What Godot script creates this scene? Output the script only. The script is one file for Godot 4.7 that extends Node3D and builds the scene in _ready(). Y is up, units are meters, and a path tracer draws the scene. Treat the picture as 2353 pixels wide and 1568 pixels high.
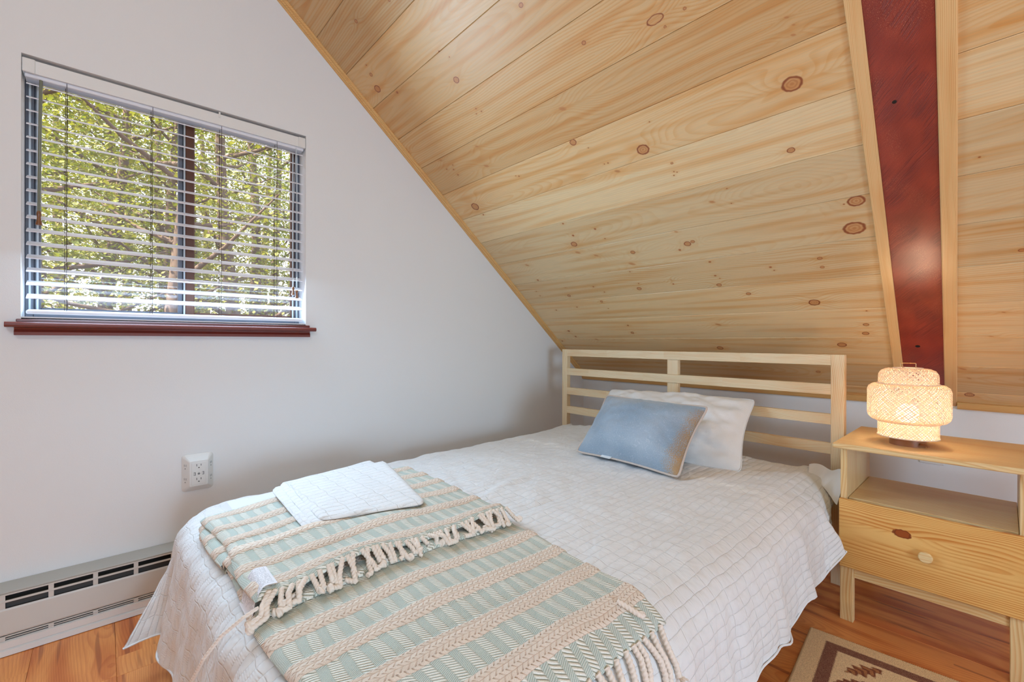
extends Node3D
# Attic bedroom under a pine ceiling. X runs along the knee wall, Z comes out into the room, metres, y up.

const CY0 := 0.7095            # height of the sloped ceiling where it meets the knee wall
const CCOS := 0.76815
const CSIN := 0.64026
const PITCH := 0.175           # board width along the slope
const JOINT0 := 0.0827         # first board joint, measured up the slope
const ROOM_X := 4.6
const RIDGE_S := 4.2
const ZSIDE := 6.452

var M := {}
var taken := {}
var N := FastNoiseLite.new()
var N2 := FastNoiseLite.new()
var rng := RandomNumberGenerator.new()


const LAMP := 0.07

func _ready() -> void:
	# camera
	var cam := Camera3D.new()
	cam.name = "camera"
	cam.fov = 74.47
	cam.near = 0.05
	cam.far = 200.0
	cam.position = Vector3(2.12, 0.97, 2.652)
	cam.rotation_order = EULER_ORDER_YXZ
	cam.rotation_degrees = Vector3(-0.0276, 47.706, 0.108)
	add_child(cam)
	cam.current = true
	# sky
	var env := Environment.new()
	env.tonemap_mode = Environment.TONE_MAPPER_LINEAR
	env.tonemap_exposure = 1.08
	env.background_mode = Environment.BG_SKY
	var sky := Sky.new()
	var sk := ProceduralSkyMaterial.new()
	sk.sky_top_color = c255(214, 222, 240)
	sk.sky_horizon_color = c255(246, 244, 248)
	sk.ground_horizon_color = c255(120, 116, 104)
	sk.ground_bottom_color = c255(84, 78, 66)
	sk.sky_energy_multiplier = 1.0
	sky.sky_material = sk
	env.sky = sky
	env.background_energy_multiplier = 2.6
	env.sdfgi_enabled = true
	env.ssao_enabled = true
	env.ssil_enabled = true
	var we := WorldEnvironment.new()
	we.name = "environment"
	we.environment = env
	add_child(we)
	# sun on the wood outside; it stands over the eaves, so neither gable window lets it in
	var sun := DirectionalLight3D.new()
	sun.name = "sun"
	sun.light_color = c255(255, 244, 222)
	sun.light_energy = 5.5
	sun.light_angular_distance = 0.53
	sun.shadow_enabled = true
	add_child(sun)
	sun.look_at_from_position(Vector3(0, 8, 6), Vector3.ZERO)
	# daylight at the two gable windows
	for q in [[Vector3(0.06, 1.42, 2.4135), -PI / 2, Vector2(0.84, 0.70), WIN_LEFT], [Vector3(ROOM_X + 0.05, 0.81, 2.625), PI / 2, Vector2(0.95, 0.84), WIN_RIGHT]]:
		var a := AreaLight3D.new()
		a.name = "window_daylight"
		a.area_size = q[2]
		a.area_normalize_energy = false
		a.light_energy = q[3]
		a.light_color = c255(192, 226, 255)
		a.area_range = 14.0
		a.area_attenuation = 2.0
		a.shadow_enabled = true
		add_child(a, true)
		a.position = q[0]
		a.rotation = Vector3(deg_to_rad(-20.0) if q[1] < 0.0 else 0.0, q[1], 0)   # the slats turn the left window's light downwards
	N.noise_type = FastNoiseLite.TYPE_SIMPLEX_SMOOTH
	N.frequency = 1.0
	N.fractal_type = FastNoiseLite.FRACTAL_NONE
	N.seed = 4
	N2.noise_type = FastNoiseLite.TYPE_SIMPLEX
	N2.frequency = 1.0
	N2.fractal_type = FastNoiseLite.FRACTAL_NONE
	N2.seed = 11
	materials()
	room()
	window_left()
	window_right()
	bed_frame()
	coverlet()
	pillows()
	nightstand()
	throw_blanket()
	sham()
	lamp()
	rug()
	heater()
	outlets()
	pendant()
	outside()

const WIN_LEFT := 3.7
const WIN_RIGHT := 6.3
const PENDANT := 0.75


class MB:
	var v := PackedVector3Array()
	var n := PackedVector3Array()
	var t := PackedVector2Array()
	var i := PackedInt32Array()
	var g := 0                     # axis along which the grain runs
	var uvs := 1.0
	var uvo := Vector2.ZERO

	func uv_of(p: Vector3, nn: Vector3) -> Vector2:
		var a := nn.abs()
		var d := 0
		if a.y >= a.x and a.y >= a.z:
			d = 1
		elif a.z >= a.x:
			d = 2
		var o := 3 - g - d
		if d == g:
			o = (g + 1) % 3
			return Vector2(p[(g + 2) % 3], p[o]) * uvs + uvo
		return Vector2(p[g], p[o]) * uvs + uvo

	func poly(ps: Array, out: Vector3, uvl := []) -> void:
		var nn: Vector3 = (ps[1] - ps[0]).cross(ps[2] - ps[0])
		if ps.size() > 3 and nn.length_squared() < 1e-16:
			nn = (ps[2] - ps[0]).cross(ps[3] - ps[0])
		nn = nn.normalized()
		var flip := nn.dot(out) < 0.0
		if flip:
			nn = -nn
		var k := v.size()
		for j in ps.size():
			v.append(ps[j])
			n.append(nn)
			t.append(uvl[j] if uvl.size() else uv_of(ps[j], nn))
		for j in range(1, ps.size() - 1):
			i.append(k)
			i.append(k + j if flip else k + j + 1)
			i.append(k + j + 1 if flip else k + j)

	func box(c: Vector3, s: Vector3, b := 0.0) -> void:
		var h := s * 0.5
		for ax in 3:
			var a1 := (ax + 1) % 3
			var a2 := (ax + 2) % 3
			for sg in [-1.0, 1.0]:
				var q := []
				for e in [[-1, -1], [1, -1], [1, 1], [-1, 1]]:
					var p := Vector3.ZERO
					p[ax] = sg * h[ax]
					p[a1] = e[0] * (h[a1] - b)
					p[a2] = e[1] * (h[a2] - b)
					q.append(c + p)
				var o := Vector3.ZERO
				o[ax] = sg
				poly(q, o)
		if b <= 0.0:
			return
		for a3 in 3:
			var a1 := (a3 + 1) % 3
			var a2 := (a3 + 2) % 3
			for s1 in [-1.0, 1.0]:
				for s2 in [-1.0, 1.0]:
					var q := []
					for e in [[0, -1], [0, 1], [1, 1], [1, -1]]:
						var p := Vector3.ZERO
						p[a1] = s1 * (h[a1] - (b if e[0] == 1 else 0.0))
						p[a2] = s2 * (h[a2] - (b if e[0] == 0 else 0.0))
						p[a3] = e[1] * (h[a3] - b)
						q.append(c + p)
					var o := Vector3.ZERO
					o[a1] = s1
					o[a2] = s2
					poly(q, o)
		for sx in [-1.0, 1.0]:
			for sy in [-1.0, 1.0]:
				for sz in [-1.0, 1.0]:
					var o := Vector3(sx, sy, sz)
					poly([c + o * Vector3(h.x, h.y - b, h.z - b), c + o * Vector3(h.x - b, h.y, h.z - b), c + o * Vector3(h.x - b, h.y - b, h.z)], o)

	func extrude(ps: Array, off: Vector3) -> void:          # a flat outline pushed along off
		var nn := Vector3.ZERO
		for j in ps.size():
			nn += ps[j].cross(ps[(j + 1) % ps.size()])
		var ax := nn.abs().max_axis_index()
		var flat := PackedVector2Array()
		for p in ps:
			flat.append(Vector2(p[(ax + 1) % 3], p[(ax + 2) % 3]))
		var ind := Geometry2D.triangulate_polygon(flat)
		for j in range(0, ind.size(), 3):
			poly([ps[ind[j]], ps[ind[j + 1]], ps[ind[j + 2]]], -off)
			poly([ps[ind[j]] + off, ps[ind[j + 1]] + off, ps[ind[j + 2]] + off], off)
		var sgn := 1.0 if nn.dot(off) < 0.0 else -1.0
		for j in ps.size():
			var a: Vector3 = ps[j]
			var b: Vector3 = ps[(j + 1) % ps.size()]
			poly([a, b, b + off, a + off], sgn * (off.cross(b - a)))

	func tube(path: Array, rad: Callable, sides := 8, twist := 0.0, lobes := 0) -> void:
		var count := path.size()
		var up := Vector3.UP
		var base := v.size()
		var run := 0.0
		for j in count:
			var d: Vector3 = (path[mini(j + 1, count - 1)] - path[maxi(j - 1, 0)]).normalized()
			if absf(d.dot(up)) > 0.95:
				up = Vector3(1, 0, 0) if absf(d.x) < 0.9 else Vector3(0, 0, 1)
			var e1 := d.cross(up).normalized()
			var e2 := d.cross(e1).normalized()
			up = e2 if absf(e2.dot(up)) > 0.5 and e2.dot(up) > 0.0 else (-e2 if absf(e2.dot(up)) > 0.5 else up)
			if j > 0:
				run += path[j].distance_to(path[j - 1])
			var r: float = rad.call(float(j) / (count - 1))
			for k in sides + 1:
				var a := TAU * k / sides
				var w := 1.0
				if lobes:
					w = 0.66 + 0.34 * absf(cos(0.5 * lobes * (a - twist * run)))
				var dir := e1 * cos(a) + e2 * sin(a)
				v.append(path[j] + dir * r * w)
				n.append(dir)
				t.append(Vector2(run, float(k) / sides * 0.05))
		if lobes:
			for j in count:
				for k in sides + 1:
					var du := v[base + j * (sides + 1) + (k + 1) % sides] - v[base + j * (sides + 1) + (k + sides - 1) % sides]
					var dv := v[base + mini(j + 1, count - 1) * (sides + 1) + k] - v[base + maxi(j - 1, 0) * (sides + 1) + k]
					n[base + j * (sides + 1) + k] = du.cross(dv).normalized() if n[base + j * (sides + 1) + k].dot(du.cross(dv)) > 0.0 else dv.cross(du).normalized()
		for j in count - 1:
			for k in sides:
				var a := base + j * (sides + 1) + k
				var b := a + sides + 1
				for q in [a, b, a + 1, a + 1, b, b + 1]:
					i.append(q)
		for e in [0, count - 1]:
			var d: Vector3 = (path[0] - path[1]) if e == 0 else (path[count - 1] - path[count - 2])
			var ring := []
			for k in sides:
				ring.append(v[base + e * (sides + 1) + k])
			poly(ring, d)

	func lathe(prof: Array, c: Vector3, sides := 32) -> void:
		for j in prof.size() - 1:
			var a: Vector2 = prof[j]
			var b: Vector2 = prof[j + 1]
			var nr := Vector2(a.y - b.y, b.x - a.x).normalized()      # outward for a profile that runs downwards
			var base := v.size()
			for k in sides + 1:
				var dir := Vector3(cos(TAU * k / sides), 0, sin(TAU * k / sides))
				for p in [a, b]:
					v.append(c + dir * p.x + Vector3(0, p.y, 0))
					n.append(dir * nr.x + Vector3(0, nr.y, 0))
					t.append(Vector2(TAU * k / sides * 0.1, p.y))
			for k in sides:
				var q := base + k * 2
				for w in [q, q + 1, q + 2, q + 1, q + 3, q + 2]:
					i.append(w)

	func grid(nu: int, nv: int, f: Callable, uvf: Callable) -> void:
		var base := v.size()
		for a in nu + 1:
			for b in nv + 1:
				var p: Vector3 = f.call(float(a) / nu, float(b) / nv)
				v.append(p)
				t.append(uvf.call(float(a) / nu, float(b) / nv))
		for a in nu + 1:
			for b in nv + 1:
				var du := v[base + mini(a + 1, nu) * (nv + 1) + b] - v[base + maxi(a - 1, 0) * (nv + 1) + b]
				var dv := v[base + a * (nv + 1) + mini(b + 1, nv)] - v[base + a * (nv + 1) + maxi(b - 1, 0)]
				n.append(dv.cross(du).normalized())
		for a in nu:
			for b in nv:
				var q := base + a * (nv + 1) + b
				for w in [q, q + nv + 1, q + 1, q + 1, q + nv + 1, q + nv + 2]:
					i.append(w)

	func done() -> ArrayMesh:
		var a := []
		a.resize(Mesh.ARRAY_MAX)
		a[Mesh.ARRAY_VERTEX] = v
		a[Mesh.ARRAY_NORMAL] = n
		a[Mesh.ARRAY_TEX_UV] = t
		a[Mesh.ARRAY_INDEX] = i
		var m := ArrayMesh.new()
		m.add_surface_from_arrays(Mesh.PRIMITIVE_TRIANGLES, a)
		return m


func mb(grain := 0, off := Vector2.ZERO) -> MB:
	var b := MB.new()
	b.g = grain
	b.uvo = off
	return b

func numbered(called: String) -> String:
	taken[called] = taken.get(called, -1) + 1
	return called if taken[called] == 0 else "%s_%03d" % [called, taken[called]]

func part(called: String, b: MB, m: Material, parent: Node) -> MeshInstance3D:
	return placed(called, b.done(), m, parent)

func placed(called: String, mesh: Mesh, m: Material, parent: Node) -> MeshInstance3D:
	var o := MeshInstance3D.new()
	o.name = called if parent != self else numbered(called)
	o.mesh = mesh
	o.material_override = m
	parent.add_child(o, true)
	return o

func tag(o: Node, label: String, category: String, group := "") -> Node:
	o.set_meta("label", label)
	o.set_meta("category", category)
	if group:
		o.set_meta("group", group)
	return o

func thing(called: String, label: String, category: String, at := Vector3.ZERO, group := "") -> Node3D:
	var o := Node3D.new()
	o.name = numbered(called)
	add_child(o)
	o.position = at
	tag(o, label, category, group)
	return o

func struct(called: String) -> Node3D:
	var o := Node3D.new()
	o.name = numbered(called)
	o.set_meta("kind", "structure")
	add_child(o)
	return o

func cp(x: float, s: float, off := 0.0) -> Vector3:          # a point on the sloped ceiling, off = distance into the room
	return Vector3(x, CY0 + s * CSIN - off * CCOS, s * CCOS + off * CSIN)

func rnd(k: float) -> float:
	return fposmod(sin(k * 127.1 + 11.7) * 43758.5453, 1.0)

func sm(a: float, b: float, x: float) -> float:
	var t := clampf((x - a) / (b - a), 0.0, 1.0)
	return t * t * (3.0 - 2.0 * t)

func tex(w: int, h: int, row: Callable) -> ImageTexture:     # colour, three bytes a pixel, rows computed in parallel
	var rows := []
	rows.resize(h)
	var id := WorkerThreadPool.add_group_task(func(y: int) -> void: rows[y] = row.call(y, w, h), h, -1, true)
	WorkerThreadPool.wait_for_group_task_completion(id)
	var buf := PackedByteArray()
	for r in rows:
		buf.append_array(r)
	return ImageTexture.create_from_image(Image.create_from_data(w, h, false, Image.FORMAT_RGB8, buf))

func htex(w: int, h: int, row: Callable) -> ImageTexture:    # height, one float a pixel
	var rows := []
	rows.resize(h)
	var id := WorkerThreadPool.add_group_task(func(y: int) -> void: rows[y] = row.call(y, w, h), h, -1, true)
	WorkerThreadPool.wait_for_group_task_completion(id)
	var buf := PackedByteArray()
	for r in rows:
		buf.append_array(r.to_byte_array())
	return ImageTexture.create_from_image(Image.create_from_data(w, h, false, Image.FORMAT_RF, buf))

func mat(albedo: Color, rough := 0.6, t: Texture2D = null, spec := 0.5) -> StandardMaterial3D:
	var m := StandardMaterial3D.new()
	m.albedo_color = albedo
	m.roughness = rough
	m.metallic_specular = spec
	if t:
		m.albedo_texture = t
	return m

func c255(r: float, g: float, b: float) -> Color:
	return Color(r / 255.0, g / 255.0, b / 255.0)


# ---------------------------------------------------------------- textures
# knots of the ceiling boards: place along the board, place up the slope, radius, kind (0 ringed, 1 small dark, 2 spike, 3 bark-edged)
const KNOTS := [
	0.323, 2.456, 0.0080, 0, 0.552, 2.416, 0.0063, 0, 0.200, 2.326, 0.0049, 1, 0.185, 2.288, 0.0088, 0, 0.158, 2.231, 0.0180, 0, 0.619, 2.183, 0.0065, 1,
	0.649, 2.147, 0.0038, 1, 0.611, 2.069, 0.0141, 0, 0.258, 2.169, 0.0088, 1, 1.046, 2.132, 0.0082, 0, 0.613, 1.939, 0.0047, 1, 0.598, 1.921, 0.0041, 1,
	0.631, 1.919, 0.0047, 1, 0.208, 1.823, 0.0112, 2, 0.263, 1.776, 0.0048, 1, 0.247, 1.755, 0.0056, 1, 0.249, 1.722, 0.0063, 1, 0.204, 1.771, 0.0049, 1,
	0.460, 1.704, 0.0198, 2, 0.483, 1.803, 0.0128, 2, 0.990, 1.780, 0.0210, 2, 0.202, 1.532, 0.0238, 0, 0.601, 1.599, 0.0051, 1, 0.585, 1.606, 0.0032, 1,
	0.216, 1.473, 0.0060, 1, 0.039, 1.933, 0.0101, 2, 0.956, 1.647, 0.0144, 0, 1.187, 1.936, 0.0073, 0, 1.423, 1.888, 0.0245, 3, 1.509, 1.874, 0.0047, 0,
	1.442, 1.857, 0.0041, 0, 1.733, 1.732, 0.0080, 2, 1.744, 1.707, 0.0058, 2, 1.738, 1.683, 0.0089, 2, 1.708, 1.557, 0.0246, 0, 1.211, 1.520, 0.0227, 0,
	1.278, 1.609, 0.0029, 1, 1.006, 1.603, 0.0033, 1, 1.052, 1.516, 0.0044, 1, 1.035, 1.517, 0.0033, 1, 1.072, 1.470, 0.0167, 2, 1.290, 1.433, 0.0051, 0,
	1.284, 1.398, 0.0026, 1, 1.294, 1.392, 0.0021, 1, 1.278, 1.383, 0.0037, 1, 1.661, 1.354, 0.0106, 0, 1.370, 1.232, 0.0158, 2, 1.438, 1.273, 0.0025, 1,
	1.434, 1.207, 0.0026, 1, 1.795, 1.115, 0.0224, 0, 1.762, 1.111, 0.0036, 1, 0.682, 1.220, 0.0082, 1, 0.655, 1.169, 0.0168, 0, 0.821, 1.229, 0.0078, 1,
	0.842, 1.165, 0.0047, 1, 0.669, 1.299, 0.0065, 1, 0.645, 1.114, 0.0205, 2, 0.739, 1.076, 0.0167, 2, 0.903, 0.990, 0.0242, 2, 0.255, 1.091, 0.0193, 2,
	0.251, 0.970, 0.0089, 1, 1.184, 1.127, 0.0112, 2, 1.207, 1.055, 0.0142, 0, 1.232, 1.062, 0.0084, 0, 1.162, 1.029, 0.0073, 1, 0.941, 1.058, 0.0110, 0,
	1.775, 1.006, 0.0293, 0, 1.263, 0.940, 0.0072, 1, 1.259, 0.858, 0.0066, 1, 1.273, 0.839, 0.0037, 1, 1.257, 0.800, 0.0104, 0, 1.052, 0.860, 0.0079, 2,
	1.052, 0.833, 0.0056, 1, 0.877, 0.859, 0.0050, 1, 0.863, 0.824, 0.0119, 0, 0.868, 0.943, 0.0049, 1, 1.484, 0.872, 0.0067, 1, 1.493, 0.853, 0.0040, 1,
	1.655, 0.889, 0.0080, 0, 1.655, 0.844, 0.0069, 0, 0.395, 0.821, 0.0108, 0, 0.411, 0.887, 0.0077, 2, 0.176, 0.844, 0.0052, 1, 0.172, 0.883, 0.0051, 1,
	0.601, 0.870, 0.0064, 1, 0.648, 0.823, 0.0054, 1, 0.589, 0.753, 0.0084, 0, 0.393, 0.723, 0.0060, 1, 0.217, 0.709, 0.0063, 1, 0.603, 0.695, 0.0038, 1,
	1.362, 0.732, 0.0095, 0, 1.594, 0.655, 0.0190, 0, 1.167, 0.535, 0.0197, 2, 0.658, 0.547, 0.0077, 1, 0.655, 0.482, 0.0097, 0, 0.188, 0.508, 0.0109, 1,
	0.211, 0.452, 0.0088, 1, 0.364, 0.423, 0.0149, 2, 0.063, 0.405, 0.0080, 1, 1.117, 0.351, 0.0148, 0, 1.645, 0.384, 0.0158, 0, 1.744, 0.512, 0.0093, 0,
	1.736, 0.458, 0.0109, 0, 1.756, 0.593, 0.0039, 1, 2.152, 0.831, 0.0069, 0, 2.116, 0.560, 0.0078, 2, 2.087, 0.434, 0.0110, 2, 2.008, 0.241, 0.0157, 2,
	2.024, 0.182, 0.0110, 2, 2.022, 0.070, 0.0139, 0, 2.072, 1.183, 0.0037, 1, 1.521, 0.181, 0.0087, 0,
]
const CEIL_W := 2.4
const CEIL_H := 2.8

func ceil_row(y: int, w: int, h: int) -> PackedByteArray:
	var out := PackedByteArray()
	out.resize(w * 3)
	var s := (1.0 - (y + 0.5) / h) * CEIL_H
	var k := floori((s - JOINT0) / PITCH)
	var vb := s - JOINT0 - k * PITCH
	var vc := (rnd(k + 0.3) * 2.2 - 0.6) * PITCH
	var amp := 0.22 + 0.42 * rnd(k + 0.7)
	var tone := 0.94 + 0.09 * rnd(k + 5.1) - (0.05 if k > 8 else 0.0)  # upper rows darkened: the fall-off of light is put into their colour
	var red := rnd(k + 9.4) + (2.8 if k > 8 else (1.2 if k == 8 else (1.4 if k < 2 else 0.0)))  # upper and lowest rows reddened: light gradient and lamp warmth painted into the boards
	var near := []
	for q in range(0, KNOTS.size(), 4):
		var ks: float = KNOTS[q + 1]
		if floori((ks - JOINT0) / PITCH) == k and absf(ks - s) < 0.17:
			near.append([float(KNOTS[q]), ks, maxf(float(KNOTS[q + 2]) * 0.9, 0.003), int(KNOTS[q + 3])])
	for px in w:
		var x := (px + 0.5) / w * CEIL_W
		var wob := N.get_noise_2d(x * 1.6 + k * 17.0, vb * 7.0 + k * 5.0)
		var hx := 0.012 + 0.10 * absf(N.get_noise_2d(x * 0.6 + k * 37.1, k * 11.3))
		var d := vb - vc + wob * 0.014
		var bend := 0.0
		var dk := 0.0
		var rim := 0.0
		var halo := 0.0
		for q in near:
			var dx: float = x - q[0]
			if absf(dx) > 0.22:
				continue
			var dy: float = s - q[1]
			var r: float = q[2]
			var kind: int = q[3]
			if kind == 2:
				dx += dy * 0.9
			var ex := dx / (r * (1.15 if kind < 2 else (0.75 if kind == 2 else 1.25)))
			var ey := dy / (r * (0.95 if kind < 2 else (0.55 if kind == 2 else 0.6)))
			var e := sqrt(ex * ex + ey * ey) + 0.05 * N.get_noise_2d(x * 70.0, s * 70.0)
			if r > 0.007:
				bend += exp(-(dx * dx) / (r * r * 26.0) - (dy * dy) / (r * r * 8.0)) * r * 2.3 * (1.0 if dy > 0.0 else -1.0)
			if kind == 3:
				rim = maxf(rim, 1.0 - sm(0.03, 0.13, absf(e - 0.9)))
				dk = maxf(dk, 0.25 * (1.0 - sm(0.8, 1.0, e)))
			elif kind == 1:
				dk = maxf(dk, 1.0 - sm(0.6, 1.1, e))
				rim = maxf(rim, 0.7 * (1.0 - sm(0.2, 0.8, e)))
			elif kind == 2:
				dk = maxf(dk, 0.8 * (1.0 - sm(0.4, 1.2, e)))
			else:
				dk = maxf(dk, (0.75 + 0.25 * sin(e * 16.0)) * (1.0 - sm(0.85, 1.05, e)))
				rim = maxf(rim, 1.0 - sm(0.03, 0.20, absf(e - 0.93)))
			halo = maxf(halo, 1.0 - sm(0.9, 2.6, sqrt(ex * ex * 0.35 + ey * ey)))
		d += bend
		var ph := sqrt(d * d + hx * hx) / 0.0085 + wob * 1.4
		var fr := ph - floorf(ph)
		var line := sm(0.35, 0.92, fr) * (1.0 - sm(0.92, 1.0, fr))
		var fib := N2.get_noise_2d(x * 9.0 + k * 3.0, s * 620.0)
		var str := N.get_noise_2d(x * 1.1 + 50.0 + k * 7.7, s * 26.0)
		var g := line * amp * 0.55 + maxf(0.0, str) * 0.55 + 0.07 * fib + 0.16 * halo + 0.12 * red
		g = clampf(g, 0.0, 1.0)
		var br := tone * (1.0 + 0.03 * fib)
		var cr := lerpf(242.0, 226.0, g) * br
		var cg := lerpf(218.0, 162.0, g) * br
		var cb := lerpf(172.0, 90.0, g) * br
		cr = lerpf(cr, 198.0, dk * 0.85)
		cg = lerpf(cg, 128.0, dk * 0.85)
		cb = lerpf(cb, 72.0, dk * 0.85)
		cr = lerpf(cr, 142.0, rim * 0.85)
		cg = lerpf(cg, 68.0, rim * 0.85)
		cb = lerpf(cb, 30.0, rim * 0.85)
		out[px * 3] = clampi(int(cr), 0, 255)
		out[px * 3 + 1] = clampi(int(cg), 0, 255)
		out[px * 3 + 2] = clampi(int(cb), 0, 255)
	return out

func pine_row(y: int, w: int, h: int) -> PackedByteArray:    # 1.0 m along the grain, 0.25 m across, straight grained
	var out := PackedByteArray()
	out.resize(w * 3)
	var b := (y + 0.5) / h * 0.25
	for px in w:
		var a := (px + 0.5) / w
		var loop := Vector2(cos(a * TAU), sin(a * TAU)) * 0.5
		var wob := N.get_noise_3d(loop.x, loop.y, b * 5.0)
		var ph := b / 0.0062 + wob * 2.4
		var fr := ph - floorf(ph)
		var w1 := 0.45 + 0.55 * rnd(floorf(ph) * 1.7)
		var line := sm(0.25, 0.9, fr) * (1.0 - sm(0.9, 1.0, fr)) * w1
		var fib := N2.get_noise_2d(a * 9.0, b * 600.0)
		var g := clampf(line * 0.75 + 0.08 * fib + 0.3 * maxf(0.0, N.get_noise_3d(loop.x * 1.5, loop.y * 1.5, b * 22.0 + 9.0)), 0.0, 1.0)
		out[px * 3] = clampi(int(lerpf(243.0, 220.0, g) * (1.0 + 0.02 * fib)), 0, 255)
		out[px * 3 + 1] = clampi(int(lerpf(224.0, 172.0, g)), 0, 255)
		out[px * 3 + 2] = clampi(int(lerpf(188.0, 116.0, g)), 0, 255)
	return out

func drawer_row(y: int, w: int, h: int) -> PackedByteArray:  # the drawer front, 0.44 x 0.24 m, with one big knot
	var out := PackedByteArray()
	out.resize(w * 3)
	var b := (1.0 - (y + 0.5) / h) * 0.24
	for px in w:
		var a := (px + 0.5) / w * 0.44
		var dx := a - 0.168
		var dy := b - 0.163
		var e := sqrt(dx * dx / 0.00048 + dy * dy / 0.00016) + 0.1 * N2.get_noise_2d(a * 70.0, b * 70.0)
		var bend := exp(-dx * dx / 0.006 - dy * dy / 0.0012) * 0.022 * (1.0 if dy > 0.0 else -1.0)
		var wob := N.get_noise_2d(a * 4.0, b * 9.0)
		var hx := 0.004 + 0.075 * absf(a - 0.27 + 0.05 * wob)
		var d := b - 0.125 + bend + wob * 0.006
		var ph := sqrt(d * d + hx * hx) / (0.0115 - 0.003 * sm(0.05, 0.11, absf(d))) + wob * 0.7
		var fr := ph - floorf(ph)
		var line := sm(0.25, 0.86, fr) * (1.0 - sm(0.86, 1.0, fr))
		var fib := N2.get_noise_2d(a * 12.0, b * 600.0)
		var dk := 1.0 - sm(0.85, 1.1, e)
		var rim := 1.0 - sm(0.05, 0.2, absf(e - 0.95))
		var g := clampf(line * (0.30 + 0.5 * sm(0.01, 0.07, absf(d)) + 0.35 * N.get_noise_2d(a * 5.0 + 3.0, b * 22.0)) + 0.06 * fib + 0.25 * maxf(0.0, N.get_noise_2d(a * 3.0 + 8.0, b * 14.0)), 0.0, 1.0)
		var r1 := lerpf(lerpf(243.0, 214.0, g), 160.0, dk)
		var g1 := lerpf(lerpf(218.0, 154.0, g), 88.0, dk)
		var b1 := lerpf(lerpf(168.0, 90.0, g), 46.0, dk)
		out[px * 3] = clampi(int(lerpf(r1, 110.0, rim * 0.7)), 0, 255)
		out[px * 3 + 1] = clampi(int(lerpf(g1, 48.0, rim * 0.7)), 0, 255)
		out[px * 3 + 2] = clampi(int(lerpf(b1, 22.0, rim * 0.7)), 0, 255)
	return out

func floor_row(y: int, w: int, h: int) -> PackedByteArray:   # four planks of 1.2 x 0.19 m stacked in one picture
	var out := PackedByteArray()
	out.resize(w * 3)
	var b := (y + 0.5) / h * 0.76
	var k := floori(b / 0.19)
	var vb := b - k * 0.19
	var vc := [0.02, 0.15, 0.09, 0.22][k] as float
	for px in w:
		var a := (px + 0.5) / w * 1.2
		var wob := N.get_noise_2d(a * 1.8 + k * 31.0, vb * 8.0)
		var hx := 0.008 + 0.11 * absf(N.get_noise_2d(a * 1.1 + k * 77.0, 3.0))
		var d := vb - vc + wob * 0.02
		var ph := sqrt(d * d + hx * hx) / 0.0075 + wob
		var fr := ph - floorf(ph)
		var line := sm(0.3, 0.9, fr) * (1.0 - sm(0.9, 1.0, fr))
		var fib := N2.get_noise_2d(a * 10.0 + k * 9.0, b * 520.0)
		var dark := sm(-0.05, 0.65, N.get_noise_2d(a * 1.3 + k * 13.0, vb * 11.0 + 20.0))
		var spot := sm(0.55, 0.8, N.get_noise_2d(a * 2.6 + k * 41.0, vb * 34.0 + 70.0))
		var g := clampf(0.22 * line + 0.55 * dark + 0.10 * fib + 0.02 + 0.14 * rnd(k + 0.2), 0.0, 1.0)
		var cr := lerpf(lerpf(248.0, 198.0, g), 116.0, spot * 0.35)
		var cg := lerpf(lerpf(168.0, 102.0, g), 54.0, spot * 0.35)
		var cb := lerpf(lerpf(96.0, 48.0, g), 34.0, spot * 0.35)
		out[px * 3] = clampi(int(cr), 0, 255)
		out[px * 3 + 1] = clampi(int(cg), 0, 255)
		out[px * 3 + 2] = clampi(int(cb), 0, 255)
	return out

func beam_height(a: float, b: float) -> float:               # rough-sawn face: slanting saw marks; a across 0.13 m, b along 1.7 m
	var q := b * 0.72 - a * 0.9 + 0.003 * N.get_noise_2d(a * 20.0, b * 6.0)
	var cut := sm(0.42, 0.62, N2.get_noise_2d(q * 330.0, a * 9.0)) * sm(-0.1, 0.35, N.get_noise_2d(a * 11.0 + 7.0, b * 5.0))
	return 0.5 + 0.28 * N2.get_noise_2d(a * 420.0, b * 420.0) + 0.3 * N2.get_noise_2d(q * 900.0, a * 22.0) - 0.9 * cut

func beam_row(y: int, w: int, h: int) -> PackedByteArray:
	var out := PackedByteArray()
	out.resize(w * 3)
	var b := (y + 0.5) / h * 1.7
	for px in w:
		var a := (px + 0.5) / w * 0.13
		var k := beam_height(a, b)
		var fleck := sm(0.74, 0.86, N2.get_noise_2d(a * 330.0 + 40.0, b * 260.0)) * sm(0.15, 0.6, N.get_noise_2d(a * 8.0, b * 5.0 + 30.0))
		var patch := N.get_noise_2d(a * 14.0, b * 9.0 + 11.0)
		var g := clampf(0.16 + 0.62 * k + 0.22 * patch, 0.0, 1.0)
		out[px * 3] = clampi(int(lerpf(lerpf(118.0, 182.0, g), 216.0, fleck * 0.7)), 0, 255)
		out[px * 3 + 1] = clampi(int(lerpf(lerpf(24.0, 68.0, g), 160.0, fleck * 0.7)), 0, 255)
		out[px * 3 + 2] = clampi(int(lerpf(lerpf(13.0, 42.0, g), 120.0, fleck * 0.7)), 0, 255)
	return out

func beam_hrow(y: int, w: int, h: int) -> PackedFloat32Array:
	var out := PackedFloat32Array()
	out.resize(w)
	for px in w:
		out[px] = beam_height((px + 0.5) / w * 0.13, (y + 0.5) / h * 1.7)
	return out

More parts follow.
